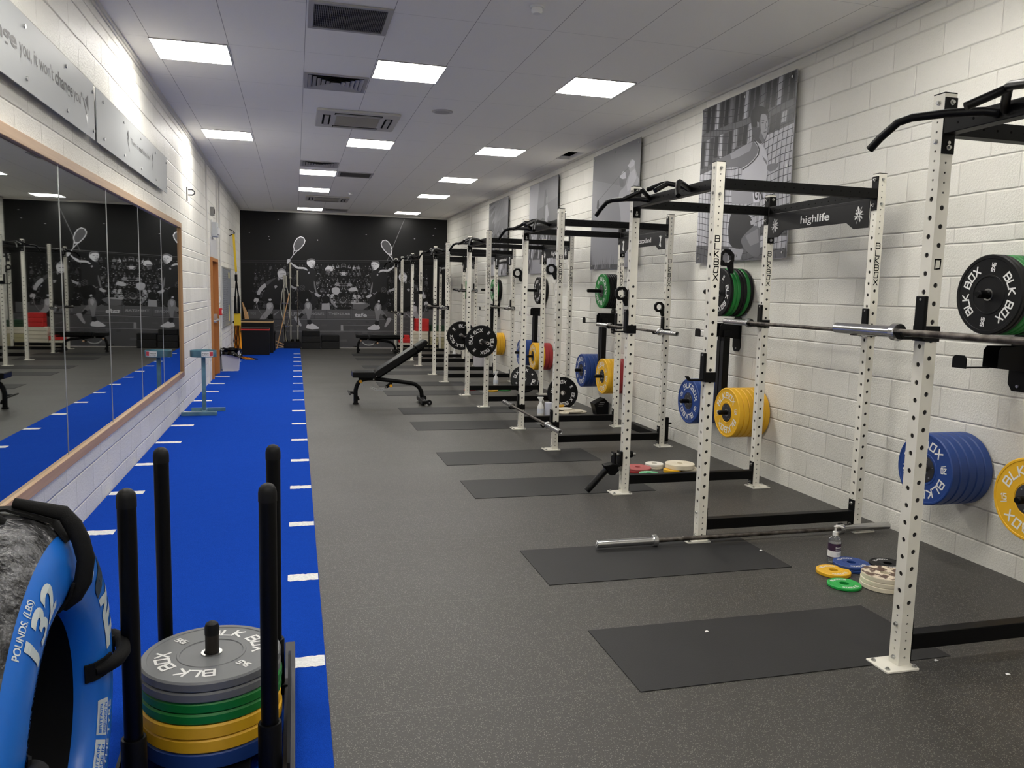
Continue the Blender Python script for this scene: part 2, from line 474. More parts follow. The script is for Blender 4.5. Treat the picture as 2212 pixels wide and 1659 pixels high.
o = struct(m.build('trim_1', M_DARK)); o['label'] = 'dark void above the missing ceiling tile'
# left wall with door opening
DY0, DY1, DZ = 14.42, 15.5, 2.06
m = MB(); m.box(XL-.15, XL, YB, DY0, 0, CH); m.box(XL-.15, XL, DY1, YE, 0, CH); m.box(XL-.15, XL, DY0, DY1, DZ+.02, CH)
o = struct(m.build('wall_left', M_WALL)); o['label'] = 'white painted blockwork wall with mirror and door'
m = MB(); m.box(XR, XR+.15, YB, YE, 0, CH); o = struct(m.build('wall_right', M_WALL)); o['label'] = 'white painted blockwork wall behind the racks'
m = MB(); m.box(XL-.15, XR+.15, YE, YE+.15, 0, CH); o = struct(m.build('wall_end', M_WALL)); o['label'] = 'far end wall covered by a mural'
m = MB(); m.box(XL-.15, XR+.15, YB-.15, YB, 0, CH); o = struct(m.build('wall_back', M_WALL))
M_TRIMW = mat('white_trim_paint', (214,212,206), .5)
m = MB(); m.box(XL, XL+.03, YB, YE, CH-.028, CH); m.box(XL, XL+.012, YB, YE, CH-.05, CH-.028); o = struct(m.build('trim_2', M_TRIMW)); o['label'] = 'white ceiling edge trim along the mirror wall'
m = MB(); m.box(XR-.025, XR, YB, YE, CH-.025, CH); o = struct(m.build('trim_3', M_TRIMW)); o['label'] = 'white ceiling edge trim along the rack wall'
m = MB(); m.box(XL+.03, XR-.025, YE-.03, YE, CH-.045, CH); o = struct(m.build('trim_4', M_TRIMW)); o['label'] = 'white ceiling edge trim above the mural'
for i, yy in enumerate((13.9, 15.62)):
    m = MB(); m.box(XL, XL+.02, yy-.03, yy+.03, 0, CH-.05); o = struct(m.build('trim_%d' % (5+i), M_TRIMW)); o['label'] = 'white vertical joint cover %s the door' % ('left of' if i == 0 else 'right of')
m = MB(); m.box(XR-.02, XR, 18.98, 19.06, 0, CH-.025); o = struct(m.build('trim_7', M_TRIMW)); o['label'] = 'vertical joint cover on the rack wall near the end wall'
# door
m = MB(); m.box(XL-.10, XL-.055, DY0+.05, DY1-.05, 0.005, DZ-.04)
dr = struct(m.build('door_1', M_DOOR)); dr['label'] = 'orange veneered door with push bar'
m = MB(); m.box(XL-.15, XL+.035, DY0, DY0+.05, 0, DZ+.02); m.box(XL-.15, XL+.035, DY1-.05, DY1, 0, DZ+.02); m.box(XL-.15, XL+.035, DY0+.05, DY1-.05, DZ-.035, DZ+.02)
m.build('door_frame', M_DOOR, dr)
m = MB(); m.tube([(XL-.03, DY0+.12, 1.02), (XL+.05, DY0+.16, 1.0), (XL+.05, DY1-.16, 1.0), (XL-.03, DY1-.12, 1.02)], .014, 8)
m.cbox((XL-.02, DY0+.14, 1.02), (.07, .05, .16)); m.cbox((XL-.02, DY1-.14, 1.02), (.07, .05, .16))
m.build('push_bar', M_ALU, dr)
m = MB(); m.box(XL, XL+.012, DY0+.02, DY1-.02, DZ+.03, DZ+.36); o = m.build('overpanel', mat('grey_panel', (196,196,198), .5), dr)

# turf
TX0, TX1, TY0, TY1 = XL+.004, .115, YB+.01, 21.85
m = MB(); m.box(TX0, TX1, TY0, TY1, .0005, .014)
tf = m.build('turf_track', M_TURF); tag(tf, 'bright blue artificial turf sprint strip with white tick marks along the mirror wall', 'turf')
rr = random.Random(3)
M_TICK = plain_noise('white_turf_fibre', (214,216,216), (238,238,236), 90, .9, bump=.6, bscale=260)
def tick(x0, x1, y, w):
    m = MB(); n = 12; top = [(x0+(x1-x0)*i/n, y+w/2+rr.uniform(-.006, .006)) for i in range(n+1)]; bot = [(x0+(x1-x0)*i/n, y-w/2+rr.uniform(-.006, .006)) for i in range(n+1)]
    for i in range(n): m.poly([(bot[i][0], bot[i][1], .0155), (bot[i+1][0], bot[i+1][1], .0155), (top[i+1][0], top[i+1][1], .0155), (top[i][0], top[i][1], .0155)])
    m.build('tick_mark', M_TICK, tf)
for k in range(-5, 19):
    y = 3.36+1.04*k
    if k < 17: tick(-.05, .112, y, .1); tick(XL+.01, XL+.25, y+.03, .1)

# rubber inlays set flush into the floor (part of the floor structure)
m = MB()
inl = empty('rubber_inlay', (0,0,0), None, None); bpy.data.objects.remove(inl)
RY = [(1.55+3.108*k, 2.81+3.108*k) for k in range(7)]       # rack post centre lines
RX0, RX1 = 2.585, 3.79
first = None; names = ['nearest the camera', 'second nearest', 'third nearest', 'fourth nearest', 'fifth nearest', 'sixth nearest', 'seventh nearest', 'eighth nearest', 'ninth nearest', 'tenth nearest', 'eleventh nearest', 'twelfth nearest', 'farthest']
cnt = 0
for k in range(7):
    for y0 in ((RY[k][1]+.02), (RY[k][1]+1.235)):
        if y0 > 21.3: continue
        if first is None:
            m = MB(); m.box(0, 1.535, 0, .605, 0, .0035); first = m.build('rubber_inlay', M_MAT); o = first
        else: o = copy_tree(first)
        o.location = (1.345, y0, .0002)
        side = 'just past the %s rack' % ['nearest', 'second', 'third', 'fourth', 'fifth', 'sixth', 'seventh'][k] if y0 < RY[k][1]+.5 else 'just before the %s rack' % ['second', 'third', 'fourth', 'fifth', 'sixth', 'seventh', 'eighth'][k]
        tag(o, 'plain black rubber drop mat in the grey floor, ' + side, 'floor mat', 'black rubber drop mats between the racks')
        cnt += 1

# ================================================================== CEILING FITTINGS
def K(v): return (v[0]*.985, v[1]*.985)
lights = [(-.86,7.81,'front row, left, nearest the mirror wall'),(1.04,7.8,'front row, middle'),(2.88,7.72,'front row, right, near the large hammer poster'),
          (-.87,11.8,'second row, left'),(1.03,11.7,'second row, middle, beyond the large ceiling cassette'),(2.9,11.61,'second row, right, beside the missing ceiling tile'),
          (.4,14.92,'third row, middle, directly behind a square vent'),(.39,17.49,'fourth row, middle, in front of the far cassette'),(2.9,14.78,'third row, right'),
          (2.9,17.5,'fourth row, right'),(.38,21.76,'last row, middle, by the mural'),(2.88,21.51,'last row, right, by the mural'),
          (-.86,3.95,None),(1.04,3.95,None),(2.88,3.95,None),(-.86,.2,None),(1.04,.2,None),(2.88,.2,None)]
lp = None
for x, y, lb in lights:
    x, y = K((x, y))
    if lp is None:
        lp = empty('ceiling_light', (0,0,0), '', 'ceiling light', 'square ceiling light panels')
        m = MB(); m.box(-.302, .302, -.302, .302, -.0085, -.0015); m.build('diffuser', M_LIGHT, lp)
        m = MB()
        for a in ((-.309,.309,-.309,-.302),(-.309,.309,.302,.309),(-.309,-.302,-.302,.302),(.302,.309,-.302,.302)): m.box(a[0], a[1], a[2], a[3], -.010, -.0005)
        m.build('frame', M_VENT, lp)
        m = MB(); m.lathe([(.128, -.0098), (.134, -.0098), (.134, -.0087), (.128, -.0087)], 36, closed=True); m.build('ring', M_RIM, lp)
        o = lp
    else: o = copy_tree(lp)
    o.location = (x, y, CH)
    o['label'] = 'bright square ceiling light panel, ' + (lb or 'above and behind the camera at %s' % ('left' if x < 0 else 'middle' if x < 2 else 'right') + (' nearer' if y > 2 else ' farther back'))

def diffuser(name, x, y, label):
    x, y = K((x, y)); t = empty(name, (x, y, CH), label, 'air vent')
    m = MB()
    for a in ((-.3,.3,-.3,-.265),(-.3,.3,.265,.3),(-.3,-.265,-.265,.265),(.265,.3,-.265,.265)): m.box(a[0], a[1], a[2], a[3], -.012, -.001)
    m.build('frame', M_VENT, t)
    m = MB()
    for i in range(6):
        r0 = .262-.043*i; r1 = r0-.036
        for sx in range(4):
            c, s = [(1,0),(0,1),(-1,0),(0,-1)][sx]
            def T(a, b, z): return (a*c-b*s, a*s+b*c, z)
            m.add([T(-r0,-r0,-.016), T(r0,-r0,-.016), T(r1,-r1,-.003), T(-r1,-r1,-.003)], [(0,1,2,3)])
    m.build('louvre', M_VENT, t)
    m = MB(); m.box(-.265, .265, -.265, .265, -.0018, -.001); m.build('backing', M_DARK, t)
diffuser('ceiling_diffuser', .4, 8.45, 'large square ceiling vent with nested square louvres, nearest one')
diffuser('ceiling_diffuser', .4, 13.92, 'square louvred ceiling vent touching the third middle light panel')
diffuser('ceiling_diffuser', 1.02, 21.69, 'farthest square louvred ceiling vent beside the last light panel')
def grille(x, y, label):
    x, y = K((x, y)); t = empty('ceiling_grille', (x, y, CH), label, 'air vent'); m = MB()
    for a in ((-.3,.3,-.3,-.262),(-.3,.3,.262,.3),(-.3,-.262,-.262,.262),(.262,.3,-.262,.262)): m.box(a[0], a[1], a[2], a[3], -.014, -.001)
    m.build('frame', M_VENT, t); m = MB()
    for i in range(40):
        xx = -.258+.0131*i; m.box(xx, xx+.003, -.262, .262, -.011, -.0035)
    for i in range(10):
        yy = -.25+.055*i; m.box(-.262, .262, yy, yy+.002, -.012, -.0115)
    m.build('grid', mat('grille_grey', (128,124,116), .5), t)
    m = MB(); m.box(-.262, .262, -.262, .262, -.003, -.001); m.build('backing', mat('grille_back', (62,59,54), .8), t)
grille(.41, 6.46, 'dusty square return air grille at the top edge of the photo')
grille(1.05, 14.91, 'square return air grille right of the third middle light panel')
def cassette(x, y, label):
    x, y = K((x, y)); t = empty('air_conditioning_cassette', (x, y, CH), label, 'air conditioner')
    m = MB(); m.rbox(-.475, .475, -.475, .475, -.03, -.001, .03); m.build('casing', mat('cassette_white', (200,197,190), .45), t, bevel=.01)
    m = MB(); m.box(-.25, .25, -.25, .25, -.036, -.03)
    for i in range(24): m.box(-.245, .245, -.245+.0205*i, -.237+.0205*i, -.04, -.036)
    m.build('intake_grille', mat('cassette_grille', (170,166,156), .5), t)
    for c, s in ((1,0),(0,1),(-1,0),(0,-1)):
        m = MB()
        def q(a0, a1, b0, b1, z0, z1):
            X = [a*c-b*s for a in (a0, a1) for b in (b0, b1)]; Y = [a*s+b*c for a in (a0, a1) for b in (b0, b1)]
            m.box(min(X), max(X), min(Y), max(Y), z0, z1)
        q(-.27, .27, .31, .40, -.033, -.0305); f = m.build('air_slot', M_DARK, t)
        m = MB(); q(-.262, .262, .33, .378, -.043, -.0335); m.build('flap', M_VENT, f)
cassette(.73, 10.13, 'large square four way ceiling air conditioning cassette, nearer one')
cassette(.71, 19.03, 'distant ceiling air conditioning cassette near the mural wall')
x, y = K((1.64, 9.33)); t = empty('ceiling_speaker', (x, y, CH), 'round white ceiling speaker between the second row lights', 'speaker')
m = smooth(MB()); m.lathe([(0,-.012),(.075,-.012),(.08,-.006)], 32); m.build('grille', mat('speaker_mesh', (168,166,164), .6, bump=.5, bscale=300), t)
m = smooth(MB()); m.lathe([(.08,-.006),(.09,-.014),(.118,-.008),(.12,-.001)], 32); m.build('rim', mat('speaker_rim', (188,186,184), .5), t)
p = atX(745, 416, 1.16)
def detector(x, y, label):
    t = empty('smoke_detector', (x, y, CH), label, 'smoke detector')
    m = smooth(MB()); m.lathe([(.05,-.001),(.052,-.012),(.044,-.018)], 24); m.build('base', M_WPLAS, t)
    m = smooth(MB()); m.lathe([(.04,-.018),(.04,-.04),(.03,-.055),(0,-.056)], 24); m.build('sensor_head', M_WPLAS, t)
detector(1.13, 17.35, 'small white round smoke detector beside the fourth middle light panel')
detector(1.66, 5.66, 'white smoke detector at the very top edge of the photo')

# ================================================================== MIRROR, SIGNS, LEFT WALL
MZ0, MZ1, MY0, MY1 = .47, 2.36, 2.85, 10.68
t = empty('wall_mirror', (XL, MY0, MZ0), 'long wall mirror of several panels in a pale wooden frame', 'mirror')
fw, fd = .065, .035
m = MB(); m.box(0, fd, 0, MY1-MY0, MZ1-MZ0-fw, MZ1-MZ0); m.build('frame_rail', M_PINE, t, bevel=.004)
m = MB(); m.box(0, fd, 0, MY1-MY0, 0, fw); m.build('frame_rail', M_PINE, t, bevel=.004)
m = MB(); m.box(0, fd, MY1-MY0-fw, MY1-MY0, fw+.001, MZ1-MZ0-fw-.001); m.build('frame_upright', M_PINEZ, t, bevel=.004)
m = MB(); m.box(0, fd, 0, fw, fw+.001, MZ1-MZ0-fw-.001); m.build('frame_upright', M_PINEZ, t)
ys = [2.915, 4.15, 5.43, 6.70, 7.97, 9.23, 10.50]
ys = [2.915, 4.16, 5.43, 6.69, 7.96, 9.22, 10.615]
for i in range(6):
    m = MB(); m.box(.004, .012, ys[i]-MY0+.003, ys[i+1]-MY0-.003, fw, MZ1-MZ0-fw); m.build('mirror_panel', M_MIRROR, t)
for i in range(1, 6):
    m = MB(); m.box(.011, .0145, ys[i]-MY0-.0045, ys[i]-MY0+.0045, fw, MZ1-MZ0-fw); m.build('seam_strip', M_ALU, t)

def standoffs(t, spots, X, mat_=M_BOLT, out=1):
    for y, z in spots:
        m = MB(); m.cyl((X-out*.045, y, z), (X+out*.008, y, z), .011, 12); m.build('fixing', mat_, t)
def sign(y0, y1, z0, z1, label):
    t = empty('quote_sign', (XL, y0, z0), label, 'wall sign')
    m = MB(); m.box(.045, .050, 0, y1-y0, 0, z1-z0); m.build('panel', M_SIGN, t); return t
s1 = sign(2.9, 6.24, 2.58, 2.955, 'long silver motivational sign with change you wording, nearer one')
def wtext(par, mt_, s, y, z, h, w, bold=0.):     # y, z in world coordinates
    m = MB(); q = par.location; text(m, s, (.0512, y-q[1], z-q[2]), (0,1,0), (0,0,1), h, w, bold); m.build('lettering', mt_, par)
wtext(s1, M_TXTG, '"If it doesn\'t', 3.0, 2.745, .082, .78); wtext(s1, M_TXTG, 'challenge', 3.83, 2.745, .082, .81, .02)
wtext(s1, M_TXTG, 'you, it won\'t', 4.68, 2.745, .082, .59); wtext(s1, M_TXTD, 'change', 5.303, 2.745, .082, .377, .02); wtext(s1, M_TXTG, 'you"', 5.70, 2.745, .082, .215)
def arrow(par, pts, v=None):
    m = MB(); q = par.location; m.poly([(.0512, a-q[1], b-q[2]) for a, b in pts]); m.build('arrow_mark', v or M_TXTD, par)
arrow(s1, [(5.99,2.80),(6.07,2.74),(6.07,2.85)]); arrow(s1, [(5.93,2.80),(5.955,2.80),(6.04,2.70),(6.03,2.70)], M_TXTG); arrow(s1, [(5.99,2.70),(6.05,2.725),(6.04,2.645)], M_ALU)
standoffs(s1, [(y-2.9, z-2.58) for y in (3.23, 4.0, 4.77, 5.54, 6.2) for z in (2.637, 2.897)], .05)
s2 = sign(6.3, 9.48, 2.58, 2.955, 'shorter silver sign reading There is no finish line, beyond the long one')
wtext(s2, M_TXTG, '"There is', 7.497, 2.775, .05, .345); wtext(s2, M_TXTD, 'no', 7.886, 2.775, .05, .12, .02); wtext(s2, M_TXTG, 'finish line"', 8.045, 2.775, .05, .43)
for y0, sg in ((7.36, 1), (8.62, -1)):
    arrow(s2, [(y0,2.83),(y0+.06*sg,2.78),(y0+.06*sg,2.87)]); arrow(s2, [(y0+.0*sg,2.8),(y0+.02*sg,2.8),(y0+.09*sg,2.70),(y0+.08*sg,2.70)])
standoffs(s2, [(y-6.3, z-2.58) for y in (6.51, 7.24, 7.98, 8.76, 9.43) for z in (2.637, 2.897)], .05)

t = empty('wall_hook', (XL, 11.52, 2.79), 'grey metal ring hook high on the wall beyond the mirror', 'hook')
m = MB(); m.tube([(.02,0,.07),(.07,0,.07),(.1,0,.045),(.1,0,.02),(.07,0,0),(.02,0,0)], .009, 8); m.build('loop', M_STEEL, t)
m = MB(); m.box(0, .012, -.02, .02, -.08, .1); m.build('back_plate', M_STEEL, t)

t = empty('emergency_light', (XL, 14.62, 2.42), 'small white emergency light box above the orange door', 'emergency light')
m = MB(); m.box(.015, .1, 0, .3, .02, .26); m.build('housing', mat('pale_grey_box', (196,200,202), .4), t, bevel=.006)
m = MB(); m.box(0, .015, .02, .26, 0, .3); m.build('back_plate', M_WPLAS, t)
m = MB(); m.box(.1, .125, .05, .25, .06, .18); m.build('lens', M_WPLAS, t, bevel=.005)
t = empty('wall_sounder', (XL, 14.6, 2.79), 'small grey box above the emergency light', 'alarm box')
m = MB(); m.box(.001, .06, 0, .12, 0, .14); m.build('body', mat('sounder_grey', (140,138,134), .4), t, bevel=.005); m = MB(); m.box(.06, .064, .02, .1, .03, .11); m.build('front_grille', M_DARK, t)

t = empty('notice_board', (XL, 16.35, .79), 'tall framed grey chart on the wall beyond the door', 'notice board')
W_, H_ = 2.15, 1.19
m = MB(); m.box(.002, .02, .03, W_-.03, .03, H_-.03); m.build('chart', M_BOARD, t)
m = MB()
for a in ((0,W_,0,.03),(0,W_,H_-.03,H_),(0,.03,.03,H_-.03),(W_-.03,W_,.03,H_-.03)): m.box(.001, .03, a[0], a[1], a[2], a[3])
m.build('frame', M_ALU, t)
m = MB(); m.box(.0202, .022, 1.55, 1.75, .08, .42); m.box(.0202, .022, 1.6, 1.85, .98, 1.1); m.build('yellow_notes', mat('pale_yellow_paper', (228,214,140), .6), t)
m = MB(); rb = random.Random(5)
for c in range(4):
    for r_ in range(22): yy = .12+c*.35; m.box(.0202, .021, yy, yy+rb.uniform(.12, .28), .12+.044*r_, .135+.044*r_)
m.build('chart_rows', grey(120), t)
m = MB(); m.cyl((XL+.012, 16.15, .02), (XL+.012, 16.15, CH-.06), .011, 8); o = struct(m.build('trim_8', M_TRIMW)); o['label'] = 'thin white conduit pipe left of the notice board'

t = empty('fire_call_point', (XL, 15.85, 1.06), 'small red fire alarm call point between the door and board', 'call point')
m = MB(); m.box(.001, .05, 0, .16, 0, .13); m.build('body', M_REDCP, t, bevel=.005); m = MB(); m.box(.05, .054, .03, .13, .03, .1); m.build('glass', M_PAPER, t)
t = empty('light_switch', (XL, 15.85, 1.3), 'small white light switch above the red call point', 'switch')
m = MB(); m.box(.001, .02, 0, .12, 0, .12); m.build('plate', M_WPLAS, t); m = MB(); m.box(.02, .026, .04, .08, .04, .08); m.build('rocker', M_WPLAS, t)

# ---- suspension trainer
t = empty('suspension_trainer', (XL+.025, 18.3, 2.74), 'yellow and black suspension trainer strap hanging from a wall anchor', 'suspension trainer')
m = MB(); m.tube([(.0,0,-.06),(.09,0,-.02),(.09,0,.04),(0,0,.07)], .008, 8); m.build('anchor', M_BLACK, t); m = MB(); m.tube([(.02,.2,-.03),(.08,.2,-.05),(.1,.2,.02),(.02,.2,.03)], .007, 6); m.build('anchor', M_BLACK, t)
m = MB(); m.add([(.06,.0,-.02),(.105,.0,-.02),(.145,.04,-.82),(.10,.04,-.82)], [(0,1,2,3)]); m.build('main_strap', M_STRAPY, t, solid=.005)
m = MB(); m.tube([(.12,.06,-.8),(.115,.1,-.86),(.12,.06,-.9),(.125,.02,-.86),(.12,.06,-.8)], .008, 6); m.tube([(.12,.06,-.88),(.12,.06,-1.02)], .028, 8); m.build('equaliser_loop', M_BLACK, t)
for s in (0, 1):
    m = MB(); xx = .085+.065*s
    m.add([(.11,.05,-1.0),(.14,.05,-1.0),(xx+.03,.05,-1.35),(xx,.05,-1.35)], [(0,1,2,3)])
    m.add([(xx-.008,.05,-1.35),(xx+.036,.05,-1.35),(xx+.045,.06,-1.72),(xx-.018,.06,-1.72)], [(0,1,2,3)])
    m.build('lower_strap', M_STRAPB, t, solid=.02)
m = MB(); m.add([(.06,.06,-1.70),(.20,.06,-1.70),(.205,.07,-1.98),(.065,.07,-1.98)], [(0,1,2,3)]); m.build('foot_cradle', M_STRAPY, t, solid=.01)

# ---- agility ladder hanging on the wall and trailing to the floor
t = empty('agility_ladder', (XL+.02, 18.75, 0), 'bundled orange agility ladder hung on the wall and trailing onto the turf', 'agility ladder')
rb = random.Random(11); m = MB()
for i in range(11):
    a = rb.uniform(0,6.28); q = rb.uniform(.01,.05)
    x0, y0 = .1+q*math.cos(a), .1+q*math.sin(a)
    xq = .05+.009*i
    m.add([(xq,y0,.76+rb.uniform(-.03,.02)),(xq+.035,y0+.02,.76),(xq+rb.uniform(-.0,.06),y0+.05,.2),(xq-.02,y0-.02,.2+rb.uniform(-.1,.02))],[(0,1,2,3)])
m.build('rungs', M_ORANGE, t, solid=.004)
m = MB()
for i in range(5):
    y0 = .02*i; xq = .045+.028*i; m.tube([(xq,y0-.02,.8),(xq+.01,y0,.6),(xq-.015,y0-.02,.4),(xq+.01,y0,.16)], .009, 6)
m.tube([(.03,-.02,.8),(.09,0,.86),(.16,.04,.8)], .03, 8); m.build('straps', M_STRAPB, t)
m = MB(); 
for k in range(4):
    m.add([(.1+.06*k,-.1-.1*k,.022+.012*(3-k)),(.14+.06*k,.12-.1*k,.022),(.3+.07*k,.08-.12*k,.02),(.26+.07*k,-.16-.1*k,.022+.01*(3-k))],[(0,1,2,3)])
m.build('trailing_rungs', M_ORANGE, t, solid=.006)
m = MB(); m.tube([(.13,-.05,.2),(.2,-.1,.1),(.24,-.14,.03),(.42,-.3,.026),(.55,-.38,.024)], .008, 6); m.tube([(.1,.12,.16),(.2,.1,.04),(.4,-.05,.024),(.55,-.36,.024)], .008, 6); m.build('trailing_straps', M_STRAPB, t)

# ---- bin
t = empty('waste_bin', (-1.19, 15.98, .014), 'pale grey square waste bin with a black liner by the wall', 'bin')
m = MB(); m.add([(-.14,-.13,0),(.14,-.13,0),(.14,.13,0),(-.14,.13,0),(-.165,-.16,.4),(.17,-.16,.4),(.17,.16,.4),(-.165,.16,.4)],[(3,2,1,0),(0,1,5,4),(1,2,6,5),(2,3,7,6),(3,0,4,7)]); m.build('tub', M_GPLAS, t, solid=.006)
m = smooth(MB()); rb = random.Random(2); n = 36; rings = []
for j, (s_, z) in enumerate(((1.0,.29),(1.1,.315),(1.13,.37),(1.08,.415),(.9,.42),(.8,.36))):
    for i in range(n):
        a = 2*PI*i/n; c, s = math.cos(a), math.sin(a); q = .178/max(abs(c), abs(s))*.97; q = min(q, .215)
        jit = rb.uniform(-.026,.026)+ (.03*math.sin(3*a+1) if j < 2 else 0)
        s_ += rb.uniform(-.07, .07); m.v.append((c*q*s_, s*q*s_, z+jit-(.05 if (j < 2 and .2 < a % 6.28 < 1.9) else 0)))
for j in range(5):
    for i in range(n): m.face((j*n+i, j*n+(i+1) % n, (j+1)*n+(i+1) % n, (j+1)*n+i))
m.build('liner', M_BAG, t, subs=1)

# ---- teal chalk stand
t = empty('chalk_stand', (-1.11, 10.56, .014), 'chipped teal steel chalk bowl on a pedestal beside the mirror', 'chalk stand')
m = MB(); m.box(-.245, .165, -.22, -.17, 0, .045); m.box(-.17, .235, .14, .19, 0, .045); m.box(-.025, .025, -.17, .14, .004, .041); m.build('base_frame', M_TEAL, t, bevel=.003)
m = MB(); m.box(-.023, .023, -.023, .023, .045, .71); m.build('column', M_TEAL, t, bevel=.003)
m = smooth(MB()); m.lathe([(0,.71),(.152,.71),(.155,.715),(.155,.79),(.150,.79),(.150,.73),(0,.73)], 40); m.build('bowl', M_TEAL, t)
m = smooth(MB()); m.lathe([(0,.738),(.08,.742),(.148,.735)], 24); m.build('chalk', mat('loose_chalk', (220,224,226), .9, bump=1, bscale=60), t)
m = smooth(MB())
for i in range(9):
    a0, a1 = rad(-92+6*i), rad(-86+6*i); r_ = .1562
    m.poly([(r_*math.cos(a0), r_*math.sin(a0), .722),(r_*math.cos(a1), r_*math.sin(a1), .722),(r_*math.cos(a1), r_*math.sin(a1), .784),(r_*math.cos(a0), r_*math.sin(a0), .784)])
m.build('sticker', M_PAPER, t)
m = smooth(MB())
for i in range(3):
    a0, a1 = rad(-57+6*i), rad(-51+6*i); r_ = .1568
    m.poly([(r_*math.cos(a0), r_*math.sin(a0), .727),(r_*math.cos(a1), r_*math.sin(a1), .727),(r_*math.cos(a1), r_*math.sin(a1), .779),(r_*math.cos(a0), r_*math.sin(a0), .779)])
m.build('red_logo_patch', M_LABELR, t)
def onb(p):
    a = rad(-90)+p.x/.157; return Vector((.157*math.cos(a), .157*math.sin(a), p.z))
m = MB(); text(m, 'Pullum', (.005,0,.75), (1,0,0), (0,0,1), .02, .075, .01, fn=onb); text(m, 'Sports', (.005,0,.73), (1,0,0), (0,0,1), .01, .075, .01, fn=onb); m.build('sticker_print', grey(60), t)

# ================================================================== MURAL ON THE END WALL (flat print)
MUR = MB(); MURM = []
def pen(mb, mats, m):
    if m not in mats: mats.append(m)
    mb.cur = mats.index(m)
MG = lambda v: grey(v, .34)
pen(MUR, MURM, MG(20)); MUR.box(XL+.004, XR-.004, YE-.006, YE-.0005, .0155, CH-.047)
def crop(ox, oy, s): return lambda pts: [(ox+a/s, oy+b/s) for a, b in pts]
C1 = crop(510, 455, 8.97); C2 = crop(620, 560, 7.9); C3 = crop(500, 540, 6.382); C4 = crop(700, 440, 4.61)
X0M = atY(742, 640, YE).x
lay = [0]
def mp(pts, v, mirror=True, layer=1, both=True):
    """polygon in photo pixels -> print on the end wall, optionally with its mirrored twin"""
    if len(pts) >= 6 and layer >= 7: pts = soften(pts)
    lay[0] += 1; layer = layer+(lay[0] % 180)*.005
    pen(MUR, MURM, MG(v)); y = YE-.006-.0008*layer
    W3 = [atY(a, b, YE) for a, b in pts]
    W3 = [(min(max(p.x, XL+.01), XR-.01), max(p.z, .02)) for p in W3]
    if both: MUR.poly([(x, y, z) for x, z in W3])
    y -= 2e-6
    if mirror: MUR.poly([(min(max(2*X0M-x, XL+.01), XR-.01), y, z) for x, z in W3])
def mline(pts, wpx, v, mirror=True, layer=2, both=True):
    for (a, b), (c, d) in zip(pts, pts[1:]):
        L = math.hypot(c-a, d-b)
        if L < .01: continue
        nx, ny = -(d-b)/L*wpx/2, (c-a)/L*wpx/2; ex, ey = (c-a)/L*wpx*.3, (d-b)/L*wpx*.3
        mp([(a-nx-ex, b-ny-ey), (c-nx+ex, d-ny+ey), (c+nx+ex, d+ny+ey), (a+nx-ex, b+ny-ey)], v, mirror, layer, both)
# court floor, advertising band, crowd backdrop
mp([(500,690),(1000,690),(1000,760),(500,760)], 82, False, 1)
rb = random.Random(21)
for i in range(60):
    x, y = rb.uniform(515, 960), rb.uniform(692, 750); w_, h_ = rb.uniform(3, 16), rb.uniform(1.5, 6); mp([(x,y),(x+w_,y-.5),(x+w_+1,y+h_),(x+1,y+h_)], rb.choice((74,88,96,86)), False, 2)
mp([(500,568),(1000,568),(1000,670),(500,670)], 19, False, 1)
mp([(535,668.5),(950,668.5),(950,688.5),(535,688.5)], 88, False, 2)
mline([(505,563),(975,563)], 1.0, 88, False, 3); mline([(505,566),(975,566)], .7, 52, False, 3)
mline([(630,689.8),(850,689.8)], .8, 150, False, 3); mline([(515,715),(950,715.5)], .9, 138, False, 3)
mp([(736,702),(741,702),(741.5,714.5),(736,714.5)], 150, False, 4); mline([(741,702.5),(806,703.5)], .7, 135, False, 4)
mline([(733,751.3),(960,751.3)], 1.3, 205, False, 5); mline([(680,670),(680,560)], .8, 78, False, 3)
mline([(571,713),(620,697)], .9, 110, True, 3)
# spectators: heads with torsos, denser and brighter in the middle
rb = random.Random(9)
for row in range(9):
    y = 572+11.6*row; x = 556-rb.uniform(0, 6)
    while x < 742:
        mid = max(0, 1-abs(x-735)/120); br = .32+.68*mid
        if x < 640: br = .3
        if row < 8:
            sc = .8+.07*row; dx = rb.uniform(-1.5, 1.5); yy = y+rb.uniform(-2, 2)
            skin = int(40+br*rb.uniform(30, 110)); shirt = int(22+br*rb.choice((4, 8, 12, 20, 34, 120, 170, 12, 60, 6)))
            hx = x+dx
            mp([(hx-4.4*sc,yy+11*sc),(hx-3.9*sc,yy+4.4*sc),(hx-1.5*sc,yy+2.8*sc),(hx+1.5*sc,yy+2.8*sc),(hx+4*sc,yy+4.6*sc),(hx+4.6*sc,yy+11*sc)], shirt, True, 2)
            mp([(hx+1.5*sc*math.cos(a*PI/4), yy+2.1*sc*math.sin(a*PI/4)) for a in range(8)], skin, True, 3)
            mp([(hx-1.7*sc,yy-.2*sc),(hx-1.4*sc,yy-2.3*sc),(hx+1.3*sc,yy-2.4*sc),(hx+1.7*sc,yy-.3*sc),(hx,yy-1.1*sc)], int(20+20*br), True, 4)
            if rb.random() < .6*br+.1:
                s_ = rb.choice((-1, 1)); mline([(hx+3.6*s_*sc,yy+6*sc),(hx+4.6*s_*sc,yy+9.5*sc),(hx+1.4*s_*sc,yy+11*sc)], 1.3, int(skin*.9), True, 4)
            for _ in range(2):
                if rb.random() < .5*br:
                    qx, qy = hx+rb.uniform(-4, 4), yy+rb.uniform(4, 10); mp([(qx,qy),(qx+1.6,qy-.4),(qx+1.2,qy+1.2),(qx-.2,qy+1)], rb.choice((200,150,110)), True, 5)
        x += rb.uniform(6.5, 10.5)
